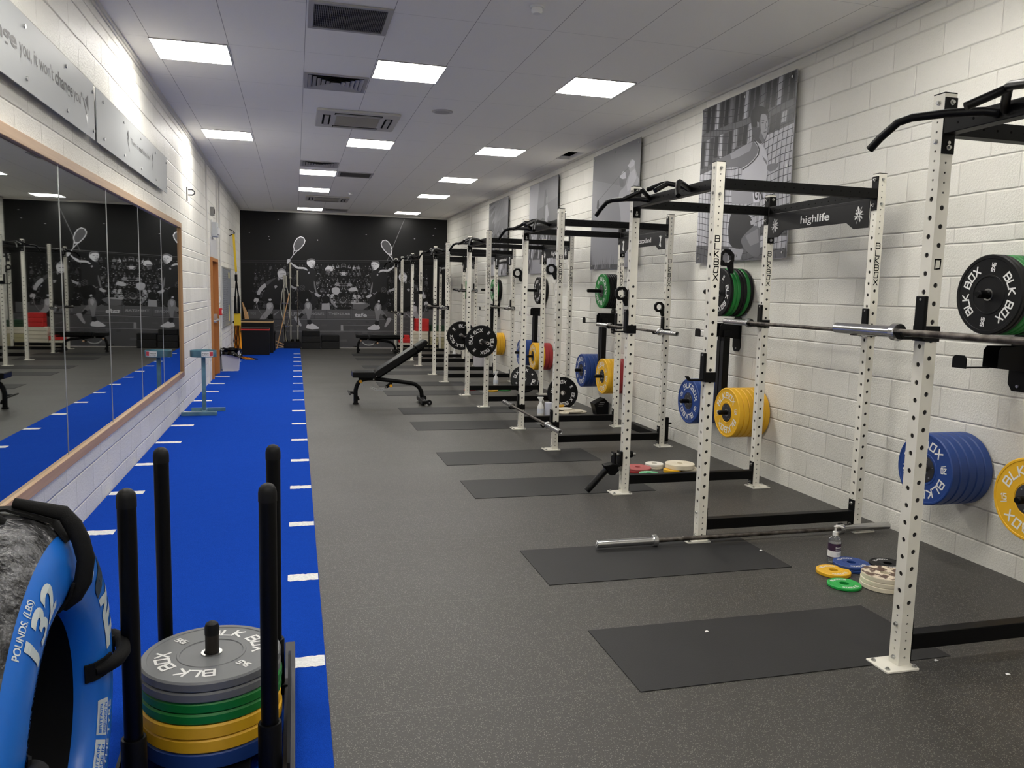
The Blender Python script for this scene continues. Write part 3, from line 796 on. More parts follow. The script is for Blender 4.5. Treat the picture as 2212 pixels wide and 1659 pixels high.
for i in range(420):
    x, y = rb.uniform(556, 741), rb.uniform(570, 664); br = max(.12, 1-abs(x-735)/110); v = int(20+br*rb.choice((0, 4, 10, 0, 30, 90, 6)))
    a = rb.uniform(0, 6.28); L = rb.uniform(1.5, 4.5); t_ = rb.uniform(.5, 1.5); c_, s_ = math.cos(a), math.sin(a)
    mp([(x-c_*L+s_*t_,y-s_*L-c_*t_),(x+c_*L*.6+s_*t_,y+s_*L*.6-c_*t_),(x+c_*L,y+s_*L),(x-c_*L*.4-s_*t_,y-s_*L*.4+c_*t_)], v, True, 5)
# front row seats, cool box, towels
mp(C2([(595,755),(725,750),(735,860),(590,860)]), 158, False, 6); mp(C2([(605,640),(660,610),(725,640),(735,720),(690,755),(620,750),(598,700)]), 26, False, 7)
mp(C2([(1040,510),(1110,480),(1180,480),(1205,515),(1180,545),(1060,552)]), 176, False, 7); mp(C2([(755,500),(820,475),(895,490),(905,560),(860,610),(780,590)]), 178, False, 7)
mp(C2([(645,170),(680,120),(760,120),(790,180),(780,205),(655,205)]), 190, False, 7); mp(C2([(655,175),(745,175),(740,200),(660,200)]), 110, False, 8)
mp(C2([(1120,770),(1250,735),(1370,745),(1420,780),(1390,800),(1300,860),(1210,862),(1125,850)]), 96, False, 6); mp(C2([(1085,730),(1130,712),(1180,745),(1240,735),(1370,745),(1260,765),(1180,762),(1110,770)]), 160, False, 7)
mp(C2([(750,715),(790,720),(840,790),(865,820),(835,825),(790,790)]), 135, False, 7); mp(C2([(1000,590),(1015,660),(960,640),(890,660),(905,590),(950,560)]), 24, False, 7); mp(C2([(885,690),(960,740),(1015,690),(1000,740),(950,760),(900,740)]), 120, False, 8)
# advertising words
def mt(s, px, py, hpx, wpx, v, bold=0., layer=7.2):
    pen(MUR, MURM, MG(v)); a = atY(px, py, YE); b = atY(px+wpx, py, YE); c = atY(px, py-hpx, YE)
    text(MUR, s, (a.x, YE-.006-.0008*layer, a.z), (1,0,0), (0,0,1), c.z-a.z, b.x-a.x, bold)
mt('tafe', 766, 684, 8.5, 26.5, 196, .03); mt('Queensland', 795, 681.6, 2.0, 15, 120); mt('THE\u2022STAR', 710, 680, 5.0, 47, 165, .01); mt('GOLD COAST', 722, 683.4, 1.6, 22, 110)
mt('LONGINES', 662, 680.2, 5.6, 38, 150, .01); mt('TUSK', 620, 681.5, 8, 32, 150, .02); mt('WOO', 541, 679.5, 5.6, 12, 130, .01); mt('7', 535.5, 682, 9, 4, 130, .02); mt('CY', 579, 681, 7, 10, 130, .03); mt('PUMA', 852, 684, 8, 46, 112, .03)
for x in (679, 705, 757, 762): mline([(x,669),(x,688)], .5, 48, False, 4)
# player with raised racket
sk, sh = 172, 30
mp(C1([(1208,1180),(1345,1110),(1480,1120),(1545,1170),(1545,1330),(1560,1500),(1600,1700),(1530,1900),(1250,1900),(1190,1700),(1215,1500),(1230,1330)]), 36, True, 7)
mp(C3([(905,560),(1060,545),(1110,640),(1095,700),(1040,745),(985,748),(930,690)]), 22, True, 8)
for k in range(4): mline(C1([(1215+12*k,1490+22*k),(1280+10*k,1440+30*k),(1330,1470+25*k)]), 1.0, 82, True, 9)
mline(C1([(1420,1545),(1470,1590),(1500,1575)]), 1.6, 120, True, 9)
mp(C1([(1370,970),(1400,935),(1460,925),(1525,945),(1537,1000),(1530,1050),(1505,1110),(1465,1120),(1420,1090),(1390,1060),(1370,1035)]), 196, True, 9)
mp(C1([(1370,985),(1395,938),(1460,920),(1525,940),(1537,985),(1500,955),(1430,960),(1395,990)]), 96, True, 10)
mline(C1([(1432,1010),(1462,1008)]), .9, 70, True, 11); mline(C1([(1492,1012),(1518,1015)]), .9, 70, True, 11); mline(C1([(1455,1080),(1495,1080)]), .8, 110, True, 11); mp(C1([(1480,1015),(1495,1055),(1470,1058)]), 150, True, 11)
mp(C1([(1510,1040),(1530,1050),(1505,1110),(1470,1118),(1480,1085)]), 130, True, 10)
mp(C1([(1390,1195),(1420,1180),(1425,1215),(1400,1225)]), 160, True, 9)
mp(C1([(1060,985),(1105,1040),(1165,1060),(1200,1095),(1245,1092),(1330,1095),(1395,1150),(1380,1165),(1310,1130),(1240,1132),(1170,1125),(1110,1078),(1045,1010)]), 176, True, 9)
mp(C1([(985,960),(1010,935),(1045,945),(1060,975),(1035,1000),(1005,1030),(980,1020),(990,990)]), sk, True, 9)
mline(C1([(1130,775),(1112,690),(1140,600),(1190,535),(1250,505),(1305,525),(1335,580),(1320,640),(1270,710),(1200,775),(1130,780)]), 1.8, 184, True, 9)
mp(C1([(1130,775),(1118,690),(1145,605),(1195,540),(1250,512),(1300,530),(1328,580),(1314,638),(1265,705),(1200,770)]), 74, True, 8)
mline(C1([(1120,760),(1105,860),(1080,905),(1035,955)]), 1.4, 170, True, 9); mline(C1([(1180,785),(1110,860)]), 1.7, 180, True, 9)
mp(C1([(1505,1330),(1540,1450),(1560,1580),(1600,1640),(1580,1640),(1540,1590),(1510,1480)]), 118, True, 9)
mp(C3([(1145,595),(1175,590),(1205,610),(1240,628),(1225,640),(1190,650),(1150,620)]), sk, True, 9)
mp(C3([(1030,680),(1055,672),(1062,700),(1035,705)]), 190, True, 9)
mp(C3([(1005,735),(1060,705),(1095,730),(1115,790),(1100,850),(1085,960),(1045,962),(1040,900),(1012,830)]), 128, True, 9)
mp(C3([(1030,740),(1070,730),(1085,770),(1060,820),(1035,790)]), 168, True, 10)
mp(C3([(1010,800),(1040,850),(985,900),(950,950),(925,900),(970,840)]), 120, True, 8); mp(C3([(970,865),(1000,890),(945,950),(925,915)]), 34, True, 9)
mp(C3([(856,930),(880,912),(925,918),(935,970),(970,1035),(960,1055),(940,1045),(905,1005)]), 168, True, 9)
mp(C3([(1042,965),(1096,960),(1108,1012),(1085,1035),(1050,1030)]), 40, True, 9)
mp(C3([(1030,1050),(1050,1020),(1085,1030),(1110,1008),(1145,1030),(1205,1065),(1212,1085),(1150,1098),(1080,1092),(1030,1080)]), 205, True, 10); mline(C3([(1035,1085),(1110,1096),(1208,1090)]), .8, 90, True, 11)
# lunging player
mp(C3([(465,455),(520,410),(590,385),(640,372),(700,395),(760,405),(820,470),(850,560),(830,720),(700,770),(600,745),(560,700),(470,705),(420,690),(430,600),(500,520)]), 33, True, 10)
mp(C3([(465,458),(520,412),(600,385),(640,372),(560,430),(520,470),(480,492)]), 70, True, 11)
mp(C3([(468,455),(482,505),(440,540),(400,590),(390,625),(343,612),(372,540),(415,488)]), 168, True, 11)
mp(C3([(338,612),(392,626),(398,665),(350,660),(330,640)]), 20, True, 12); mp(C3([(306,690),(325,660),(372,668),(378,695),(350,740),(338,735),(345,700),(322,722),(310,712)]), 178, True, 12)
mline(C3([(350,735),(360,800),(400,860),(440,910),(462,965)]), 1.2, 120, True, 12); mline(C3([(380,700),(440,712),(462,760),(460,810)]), .8, 84, True, 12)
mp(C3([(632,310),(650,270),(690,252),(735,268),(755,310),(752,350),(738,385),(700,405),(665,395),(640,360)]), 186, True, 12)
mp(C3([(632,305),(650,268),(690,252),(735,268),(752,300),(700,280),(655,290)]), 132, True, 13); mline(C3([(668,330),(732,326)]), 1.2, 80, True, 13); mline(C3([(672,385),(715,380)]), 1.4, 62, True, 13)
mp(C3([(640,365),(665,398),(652,425),(638,400)]), 140, True, 12)
mp(C3([(590,495),(615,485),(635,500),(620,520),(600,532)]), 150, True, 12); mp(C3([(510,675),(545,672),(558,690),(540,702),(515,700)]), 180, True, 12)
mp(C3([(480,740),(520,722),(568,728),(582,790),(560,850),(510,905),(455,965),(385,965),(410,910),(470,850),(485,800)]), 150, True, 11); mp(C3([(492,745),(540,735),(560,780),(520,820),(490,800)]), 178, True, 12)
mp(C3([(575,890),(650,840),(655,850),(590,905)]), 140, True, 11); mp(C3([(500,890),(570,880),(575,950),(540,970),(495,940)]), 18, True, 10)
mp(C3([(815,480),(870,510),(905,520),(890,548),(830,525)]), 160, True, 11)
# specks of light above the crowd and the slanting pole
for x, y in ((538.8,502.3),(580.7,511),(582.5,517.6),(686.3,518.7),(601,474)): mp([(x-1.4,y),(x,y-1),(x+1.4,y),(x,y+1)], 190, False, 3)
for x, y in ((940,493.5),(936,508.7),(895.5,516),(791,507)): mp([(x-2,y),(x,y-.9),(x+2,y),(x,y+.9)], 150, False, 3)
mline([(873.5,474),(836,564)], 1.3, 96, False, 2)
mu = MUR.build('wall_mural', MURM); tag(mu, 'full height black and white mural of squash players and crowd on the end wall', 'mural')

# ================================================================== POSTERS ON THE RACK WALL
PX = XR-.045
def poster(y0, y1, z0, z1, label, basev):
    t = empty('wall_poster', (XR, y0, z0), label, 'poster', None)
    m = MB(); m.box(-.045, -.040, 0, y1-y0, 0, z1-z0); m.build('panel', grey(basev, .42), t)
    for y in (.06, (y1-y0)/2, y1-y0-.06):
        for z in (.05, (z1-z0)/2, z1-z0-.05):
            if y == (y1-y0)/2 and z == (z1-z0)/2: continue
            m = MB(); m.cyl((-.052, y, z), (-.001, y, z), .011, 12); m.build('fixing', M_BOLT, t)
    t['_'] = 0; del t['_']
    return t
class Art:
    def __init__(s, t, cr, z0, z1, y0, y1): s.t = t; s.cr = cr; s.m = MB(); s.mm = []; s.b = (y0, y1, z0, z1); s.o = t.location; s.k = 0
    def P(s, pts, v, layer=1, raw=False):
        pen(s.m, s.mm, grey(v, .42)); out = []; pts = soften(list(pts)) if len(pts) >= 7 else pts; s.k += 1; layer = layer+(s.k % 70)*.012
        for a, b in (pts if raw else s.cr(pts)):
            p = atX(a, b, PX); y = min(max(p.y, s.b[0]+.002), s.b[1]-.002); z = min(max(p.z, s.b[2]+.002), s.b[3]-.002)
            out.append((-.0452-.0003*layer, y-s.o[1], z-s.o[2]))
        s.m.poly(out)
    def Q(s, pts, v, layer=1):   # in panel fractions: u from far edge (photo left), w from bottom
        pen(s.m, s.mm, grey(v, .42)); y0, y1, z0, z1 = s.b; s.k += 1; layer = layer+(s.k % 70)*.012
        s.m.poly([(-.0452-.0003*layer, (y1-y0)*(1-min(max(u,.002),.998)), (z1-z0)*min(max(w,.002),.998)) for u, w in pts])
    def QL(s, pts, wd, v, layer=2):
        for (a, b), (c, d) in zip(pts, pts[1:]):
            L = math.hypot(c-a, d-b) or 1; nx, ny = -(d-b)/L*wd/2, (c-a)/L*wd/2
            s.Q([(a-nx,b-ny),(c-nx,d-ny),(c+nx,d+ny),(a+nx,b+ny)], v, layer)
    def L(s, pts, wd, v, layer=2):
        for (a, b), (c, d) in zip(pts, pts[1:]):
            L = math.hypot(c-a, d-b) or 1; nx, ny = -(d-b)/L*wd/2, (c-a)/L*wd/2
            s.P([(a-nx,b-ny),(c-nx,d-ny),(c+nx,d+ny),(a+nx,b+ny)], v, layer)
    def done(s): s.m.build('print', s.mm, s.t)
# hammer thrower
t = poster(6.03, 7.63, 1.955, 3.51, 'large black and white poster of a thrower behind netting, nearest poster', 168)
A = Art(t, crop(1480,130,3.686), 1.955, 3.51, 6.03, 7.63); rb = random.Random(4)
A.Q([(0,0),(1,0),(1,1),(0,1)], 176, 0)
A.Q([(0,1),(1,1),(1,.72),(.75,.70),(.45,.66),(.25,.60),(0,.58)], 88, 1)
for i in range(19):
    u = .055*i; lowr = .61+.006*i; v = (52, 140, 66, 54, 166, 74)[i % 6]
    A.Q([(u,lowr+rb.uniform(0,.04)),(u+.045,lowr+rb.uniform(0,.04)),(u+.05,.80),(u+.01,.80)], v, 2)
    v = (110, 50, 56, 168, 60, 46)[i % 6]
    A.Q([(u,.84),(u+.04,.84),(u+.05,.995),(u+.012,.995)], v, 2)
A.Q([(0,.79),(1,.81),(1,.85),(0,.83)], 96, 3)
for i in range(16): u = .062*i; A.Q([(u,.06),(u+.022,.06),(u+.03,.58),(u+.008,.58)], (190,182,150)[i % 3], 2)
A.Q([(0,0),(1,0),(1,.05),(0,.12)], 96, 3); A.Q([(.7,.14),(1,.12),(1,.2),(.75,.2)], 88, 3)
for i in range(25):
    u = .02+.04*i; A.QL([(u+.012*math.sin(j*.9+i*.3), j/10) for j in range(11)], .0036, 58, 4)
for j in range(24):
    w0 = .02+.04*j; A.QL([(i/10, w0+.035*math.sin(i*.55+2.2)+.02*(1-i/10)) for i in range(11)], .0036, 54, 4)
A.P([(455,860),(470,790),(545,640),(590,650),(640,700),(665,800),(655,940),(620,1040),(600,1140),(375,1145),(378,1040),(450,940)], 186, 6)
A.P([(370,1040),(560,1040),(600,1140),(375,1145)], 150, 7)
A.L([(548,632),(578,670),(592,710),(585,755),(545,805),(500,845),(458,872)], 9, 58, 8)
A.P([(210,830),(260,790),(360,745),(470,680),(545,640),(582,690),(580,740),(540,800),(460,860),(380,850),(290,865),(215,860)], 112, 6)
A.P([(360,745),(470,680),(540,650),(520,720),(430,770),(370,790)], 146, 7)
A.P([(0+523,420),(545,385),(600,365),(650,385),(668,440),(664,510),(655,590),(640,640),(600,670),(575,650),(545,610),(530,540),(525,480)], 74, 7)
A.P([(605,425),(650,430),(664,500),(655,580),(637,640),(610,600),(600,520)], 150, 8); A.P([(523,450),(540,385),(600,362),(650,380),(668,430),(640,425),(605,430),(590,500),(560,540),(535,530)], 44, 9); A.L([(612,500),(628,497)], 7, 40, 9); A.L([(646,494),(656,492)], 6, 40, 9); A.L([(640,500),(648,540),(638,545)], 4, 84, 9); A.L([(628,574),(650,570)], 6, 70, 9); A.L([(610,484),(632,480)], 4, 60, 9); A.P([(600,560),(620,600),(637,640),(615,655),(590,620)], 104, 9); A.P([(575,490),(590,495),(592,530),(578,540)], 128, 10)
A.P([(655,835),(700,820),(750,825),(745,845),(710,880),(675,888),(655,875)], 120, 7); A.P([(615,760),(650,800),(656,840),(630,800)], 120, 7)
A.P([(370,1200),(490,1205),(560,1310),(500,1360),(440,1430),(470,1505),(355,1490),(340,1340)], 56, 6); A.P([(520,1280),(550,1270),(565,1305),(525,1312)], 170, 7)
A.P([(560,1310),(600,1340),(600,1560),(550,1570),(470,1505),(438,1430),(500,1360)], 108, 6); A.P([(480,1400),(580,1340),(590,1450),(520,1480)], 132, 7)
A.P([(350,1490),(465,1510),(440,1590),(345,1590)], 150, 6); A.P([(540,1060),(600,1050),(590,1130),(545,1135)], 206, 8)
A.m.cur = 0
pen(A.m, A.mm, grey(70, .42)); a = atX(1480+548/3.686, 130+1115/3.686, PX); text(A.m, 'GR', (-.0452-.003, a.y-t.location[1], a.z-t.location[2]), (0,-1,0), (0,0,1), .12, .15, .02)
A.done()
# golfer
t = poster(9.15, 10.75, 1.96, 3.51, 'large grey poster of a golfer swinging, second nearest poster', 138)
A = Art(t, crop(1030,280,5.185), 1.96, 3.51, 9.15, 10.75)
A.Q([(0,1),(1,1),(1,.6),(0,.8)], 124, 1)
for i in range(46):
    u = rb.uniform(0, .98); h = rb.uniform(.04, .13); A.Q([(u,0),(u+.012,0),(u+.02+rb.uniform(-.02,.02),h)], rb.choice((88,100,120,160)), 3)
A.Q([(0,0),(1,0),(1,.03),(0,.04)], 80, 2)
A.P([(1700,430),(1715,345),(1745,330),(1775,350),(1770,410),(1800,520),(1825,560),(1790,660),(1760,690),(1740,760),(1745,900),(1720,1100),(1620,1100),(1605,900),(1585,780),(1600,690),(1660,640),(1680,560),(1720,480)], 172, 4)
A.P([(1700,1100),(1610,1000),(1605,1100),(1620,1560),(1700,1560),(1740,1200)], 150, 3); A.P([(1720,480),(1770,440),(1790,540),(1740,640),(1690,700),(1680,620)], 196, 5)
A.P([(1605,520),(1640,465),(1668,480),(1672,545),(1630,555),(1605,535)], 214, 6); A.P([(1600,540),(1640,555),(1648,600),(1640,650),(1610,640),(1598,590)], 112, 6); A.P([(1690,405),(1745,335),(1772,350),(1765,400),(1720,430)], 200, 6)
A.L([(1700,430),(1600,520),(1370,790)], 4, 86, 6); A.P([(1352,800),(1368,790),(1372,850),(1358,905),(1343,880)], 74, 6)
A.done()
# third and fourth posters: team sports
for (y0, y1, lab, seed, cr) in ((12.3, 13.9, 'grey poster of players reaching up for a ball, third poster along', 31, None), (15.4, 17.0, 'grey poster of a group of celebrating players, farthest poster', 47, None)):
    t = poster(y0, y1, 1.95, 3.49, lab, 116)
    A = Art(t, cr, 1.95, 3.49, y0, y1); r = random.Random(seed)
    A.Q([(0,1),(.35,1),(.3,.62),(0,.55)], 168 if seed == 31 else 96, 1); A.Q([(.35,1),(1,1),(1,.78),(.3,.7)], 134, 1); A.Q([(0,.0),(1,0),(1,.14),(0,.16)], 150, 1)
    A.Q([(0,.16),(1,.14),(1,.5),(.5,.6),(0,.45)], 84, 1)
    if seed == 31:
        A.Q([(.52,.62),(.6,.6),(.64,.8),(.6,.9),(.56,.88)], 108, 3); A.Q([(.56,.5),(.66,.48),(.72,.62),(.66,.74),(.6,.72),(.6,.6)], 176, 4); A.Q([(.62,.74),(.66,.76),(.66,.82),(.61,.81)], 150, 4); A.Q([(.45,.1),(.62,.1),(.64,.5),(.5,.48)], 74, 3)
    else:
        for k in range(5): A.Q([(.1*k,.95-.1*k),(.1*k+.5,1),(.1*k+.5,.96),(.1*k,.91-.1*k)], 128, 2)
    for i in range(26):
        u, w0 = r.uniform(.03, .9), r.uniform(.12, .5); s_ = r.uniform(.03, .06); v = r.choice((60,72,160,186,150,98,120))
        A.Q([(u-s_,w0-.1),(u-s_*.8,w0+.05),(u,w0+.1),(u+s_*.9,w0+.04),(u+s_,w0-.12),(u+.01,w0-.18)], v, 3+i % 3)
        A.Q([(u+.018*math.cos(a), w0+.125+.026*math.sin(a)) for a in (0,.8,1.6,2.4,3.2,4,4.8,5.6)], r.choice((170,140,110)), 7)
        a = r.uniform(-.6, .6); A.QL([(u+s_*.5, w0), (u+s_*.5+a*.2, w0-.14), (u+s_*.4+a*.25, w0-.22)], .022, r.choice((190,150,60)), 6)
    A.Q([(.62,.12),(.72,.16),(.8,.13),(.74,.08),(.66,.08)], 190, 8)
    A.done()

# ================================================================== CORNER BY THE END WALL
def crate(name, x0, x1, y0, y1, z0, z1, trim, label, topmat):
    t = empty(name, ((x0+x1)/2, (y0+y1)/2, z0), label, 'plyometric box', 'black plyometric boxes in the corner'); w_, d_, h_ = (x1-x0)/2, (y1-y0)/2, z1-z0
    m = MB(); m.box(-w_, w_, -d_, d_, 0, h_-.055); m.build('body', M_BOXBLK, t, bevel=.006)
    m = MB(); m.box(-w_-.006, w_+.006, -d_-.006, d_+.006, h_-.053, h_-.02); m.build('edge_trim', trim, t)
    m = MB(); m.box(-w_, w_, -d_, d_, h_-.019, h_); m.build('top_pad', topmat, t, bevel=.005)
    return t
crate('plyo_box', -1.27, -.60, 19.7, 20.2, .0145, .64, M_REDP, 'front black plyo box with a red trim line beside the bin', M_FOAM)
crate('plyo_box', -1.27, -.53, 20.3, 20.95, .0145, .80, M_PLY, 'tall black plyo box with a pale wooden edge behind the red trimmed one', M_BOXBLK)
crate('plyo_box', -1.1, -.5, 21.0, 21.45, .0145, .49, M_BOXBLK, 'low black box half hidden behind the two plyo boxes', M_BOXBLK)
rb = random.Random(8)
for i in range(5):
    m = MB(); m.cyl((0,0,0), (-.17-.012*i, .06, 1.18-.06*i), .013, 8); o = m.build('wooden_dowel', M_STICK); o.location = (-1.14+.035*i, 21.62+.05*i, .02)
    tag(o, 'brown wooden dowel leaning in the corner behind the plyo boxes', 'stick', 'brown dowels leaning in the corner')
for (a, b, lab) in (((-.475,21.40,.03), (-.150,21.76,1.455), 'long pale wooden stick leaning up beside the barbell holder'), ((-.536,21.6,.24), (-.31,21.75,.12), 'upper pale stick lying on the boxes beside the barbell holder'), ((-.54,21.5,.145), (-.31,21.6,.07), 'lower pale stick lying next to the barbell holder')):
    m = MB(); d = Vector(b)-Vector(a); m.cyl((0,0,0), d, .013, 8); o = m.build('wooden_stick', M_STICK); o.location = a; tag(o, lab, 'stick')

# barbell holder block with bars standing in it
t = empty('barbell_holder', (-.085, 21.95, 0), 'low black block holding upright bars in front of the mural', 'barbell holder')
m = MB(); m.box(-.215, .215, -.13, .13, .001, .19); m.build('block', M_BOXBLK, t, bevel=.008)
for x in (-.15, 0, .14):
    m = smooth(MB()); m.lathe([(.04,0),(.04,.06),(.03,.06),(.03,.0)], 20, c=(x,0,.19)); m.build('socket', M_BLACK, t)
m = MB(); text(m, 'BLKBOX', (0,-.1315,.08), (1,0,0), (0,0,1), .045, .3, .02, center=True); m.build('lettering', grey(34), t)
def olybar(name, loc, rot, label, group='olympic barbells', L=2.2, shaft=None, sleeve=None, sl=.415):
    """bar along local Y, centred"""
    t = empty(name, loc, label, 'barbell', group); t.rotation_euler = rot
    h = L/2
    m = MB(); m.cyl((0,-h+sl,0), (0,h-sl,0), .0145, 14); m.build('shaft', shaft or M_SHAFT, t)
    for s in (-1, 1):
        m = smooth(MB()); pr = [(0,-h*1.0),(.018,-h),(.025,-h+.006),(.025,-h+sl-.04)]
        prof = [(.010, h-.012),(.019, h-.012),(.0215, h),(.025, h-.004),(.025, h-sl+.035),(.025, h-sl+.034)]
        m.lathe([(r, s*z) for r, z in prof], 24, 'Y'); c = m.build('sleeve', sleeve or M_CHROME, t)
        m = MB(); m.lathe([(.0145, s*(h-sl)), (.035, s*(h-sl)), (.038, s*(h-sl+.004)), (.038, s*(h-sl+.03)), (.035, s*(h-sl+.034)), (.0145, s*(h-sl+.034))], 28, 'Y'); m.build('collar', sleeve or M_CHROME, t)
        m = MB(); m.lathe([(0, s*(h-.014)), (.0195, s*(h-.014))], 20, 'Y'); m.build('end_cap', M_BLACK, c)
    return t
M_DULL = mat('dull_chrome', (176,174,164), .35, .6)
olybar('upright_barbell', (-.125, 21.95, 1.235), (rad(90), 0, 0), 'tallest upright bar standing in the black holder block', None, 2.05, sleeve=M_DULL, shaft=M_DULL)
olybar('upright_barbell', (.055, 21.95, 1.13), (rad(90), 0, 0), 'right hand upright bar in the holder block with dark shaft', None, 1.85, sleeve=M_DULL)
olybar('upright_barbell', (-.29, 21.99, 1.06), (rad(90), 0, rad(3)), 'left upright bar standing behind the bent bar', None, 1.75, sleeve=M_DULL, shaft=M_DULL)
t = empty('hex_bar', (-.26, 21.86, .2), 'bent chrome trap bar standing on end in the holder block', 'trap bar')
m = MB()
P0 = [(.02,0,0),(-.01,0,.26),(-.11,0,.87),(-.075,0,1.28),(.03,0,1.66)]
m.tube(P0, .014, 8); m.tube([(.02,0,.26),(.06,0,.42),(.115,0,.64),(.09,0,1.2),(.03,0,1.5)], .014, 8); m.tube([(-.02,0,.4),(.1,0,.4)], .01, 8); m.tube([(-.08,0,1.0),(.1,0,1.0)], .01, 8); m.tube([(-.07,0,.64),(.11,0,.64)], .01, 8)
m.build('frame', M_CHROME, t)
m = MB(); m.cyl((.03,0,1.4), (.03,0,1.72), .022, 12); m.build('sleeve', M_DULL, t); m = MB(); m.cyl((-.005,0,.0), (-.03,0,.45), .0155, 10); m.build('lower_grip', M_BLACK, t)
# black step blocks
for (x0, x1, z0, z1, mt_, lab) in ((.16,.64,.001,.165,M_FOAM,'speckled black step block, bottom left of the pile by the mural'), (.16,.64,.17,.335,M_FOAM,'speckled black step block, second in the left pile by the mural'), (.165,.625,.34,.48,M_BOXBLK,'plain black step block on top of the left pile by the mural'),
                                   (.67,1.135,.001,.205,M_FOAM,'speckled black step block under the right pile by the mural'), (.665,1.13,.21,.37,M_BOXBLK,'plain black step block on top of the right pile by the mural')):
    m = MB(); m.box(-(x1-x0)/2, (x1-x0)/2, -.13, .13, 0, z1-z0); o = m.build('step_block', mt_, bevel=.012); o.location = ((x0+x1)/2, 21.97, z0); tag(o, lab, 'step block', 'black step blocks in front of the mural')
# coloured pulling blocks at the end of the rack row
def blocks(x0, x1, z0, z1, n, mt_, lab, y=21.75, d=.3):
    h = (z1-z0)/n
    for i in range(n):
        m = MB(); w_ = (x1-x0)/2; m.rbox(-w_, w_, -d/2, d/2, .003, h-.003, .03); m.box(-w_+.03, w_-.03, -d/2+.03, d/2-.03, 0, h)
        o = m.build('lifting_block', mt_, bevel=.006); o.location = ((x0+x1)/2, y, z0+i*h)
        tag(o, '%s, %s' % (lab, ['bottom one', 'second from the bottom', 'third from the bottom', 'fourth from the bottom', 'fifth from the bottom'][i] if n > 1 else 'single one'), 'lifting block', 'coloured lifting blocks by the mural')
blocks(3.06, 3.50, .035, .515, 5, M_CREAMB, 'white lifting block under the red ones behind the far racks'); blocks(3.14, 3.51, .516, .856, 3, M_REDB, 'red lifting block in the tall pile behind the far racks')
blocks(3.56, 3.96, .035, .355, 3, M_OLIVE, 'khaki lifting block against the rack wall corner'); blocks(3.56, 3.96, .356, .516, 2, M_CREAMB, 'white lifting block above the khaki ones in the corner'); blocks(3.56, 3.96, .517, .68, 2, M_GREENB, 'dark green lifting block in the corner pile')
blocks(2.70, 3.05, .035, .195, 2, M_CREAMB, 'white lifting block under the low red pile'); blocks(2.70, 3.05, .196, .30, 1, M_REDB, 'wide red lifting block of the low pile'); blocks(2.82, 3.0, .301, .40, 1, M_REDB, 'small red lifting block on top of the low pile', d=.2)
t = empty('low_pallet', (3.33, 21.76, 0), 'low black platform under the lifting blocks by the mural', 'platform')
m = MB(); m.box(-.66, .66, -.18, .18, .012, .034); m.build('deck', M_BLACK, t); m = MB()
for x in (-.6, 0, .6): m.box(x-.03, x+.03, -.18, .18, .0005, .011)
m.build('feet', M_BLACK, t)

# ================================================================== POWER RACKS
RY = [(1.532+3.108*k, 2.812+3.108*k) for k in range(7)]
RX0, RX1 = 2.582, 3.785
PW, PH = .06, 2.45
def hole_face(mb, holes, w, H, place):
    """one tube wall with drilled holes; place(u, z, depth) -> point"""
    holes = sorted(holes); n = 16; hw = w/2
    cells = []; zprev = 0.0
    for i, (z, r) in enumerate(holes):
        lo = zprev if i == 0 else (holes[i-1][0]+z)/2
        lo = max(lo, z-.0383) if (i == 0 or z-holes[i-1][0] > .08) else lo
        hi = H if i == len(holes)-1 else (z+holes[i+1][0])/2
        if i == len(holes)-1 or holes[i+1][0]-z > .08: hi = min(z+.0383, H)
        if lo-zprev > 1e-5: mb.add([place(-hw, zprev, 0), place(hw, zprev, 0), place(hw, lo, 0), place(-hw, lo, 0)], [(0,1,2,3)])
        rect = []
        for k in range(16):
            side, f = divmod(k, 4); f /= 4
            rect.append({0: (hw, lo+(hi-lo)*f), 1: (hw-w*f, hi), 2: (-hw, hi-(hi-lo)*f), 3: (-hw+w*f, lo)}[side])
        circ = [(r*math.cos(rad(-45+22.5*k)), z+r*math.sin(rad(-45+22.5*k))) for k in range(16)]
        o = len(mb.v)
        mb.v += [tuple(place(a, b, 0)) for a, b in rect]+[tuple(place(a, b, 0)) for a, b in circ]+[tuple(place(a, b, .004)) for a, b in circ]
        for k in range(16):
            j = (k+1) % 16; mb.face((o+k, o+j, o+16+j, o+16+k)); mb.face((o+16+k, o+16+j, o+32+j, o+32+k))
        zprev = hi
    if H-zprev > 1e-5: mb.add([place(-hw, zprev, 0), place(hw, zprev, 0), place(hw, H, 0), place(-hw, H, 0)], [(0,1,2,3)])
SM, BG = .0048, .0108
def rng(a, st, n): return [a+st*i for i in range(n)]
HX = [(z, SM) for z in rng(.0395,.0383,6)]+[(z, BG) for z in rng(.268,.0766,24)]+[(z, SM) for z in rng(2.069,.0387,9)]
HYL = [(z, SM) for z in rng(.046,.0385,6)]+[(z, BG) for z in rng(.296,.0766,19)]+[(z, SM) for z in rng(2.055,.04,9)]
HYA = [(z, SM) for z in rng(.046,.0385,6)]+[(z, BG) for z in rng(.296,.0766,19)]+[(z, BG) for z in rng(1.84,.0766,3)]+[(z, SM) for z in rng(2.055,.04,9)]
def post(mb, hy):
    h = PW/2
    hole_face(mb, HX, PW, PH, lambda u, z, d: (-h+d, -u, z)); hole_face(mb, HX, PW, PH, lambda u, z, d: (h-d, u, z))
    hole_face(mb, hy, PW, PH, lambda u, z, d: (u, -h+d, z)); hole_face(mb, HX, PW, PH, lambda u, z, d: (-u, h-d, z))
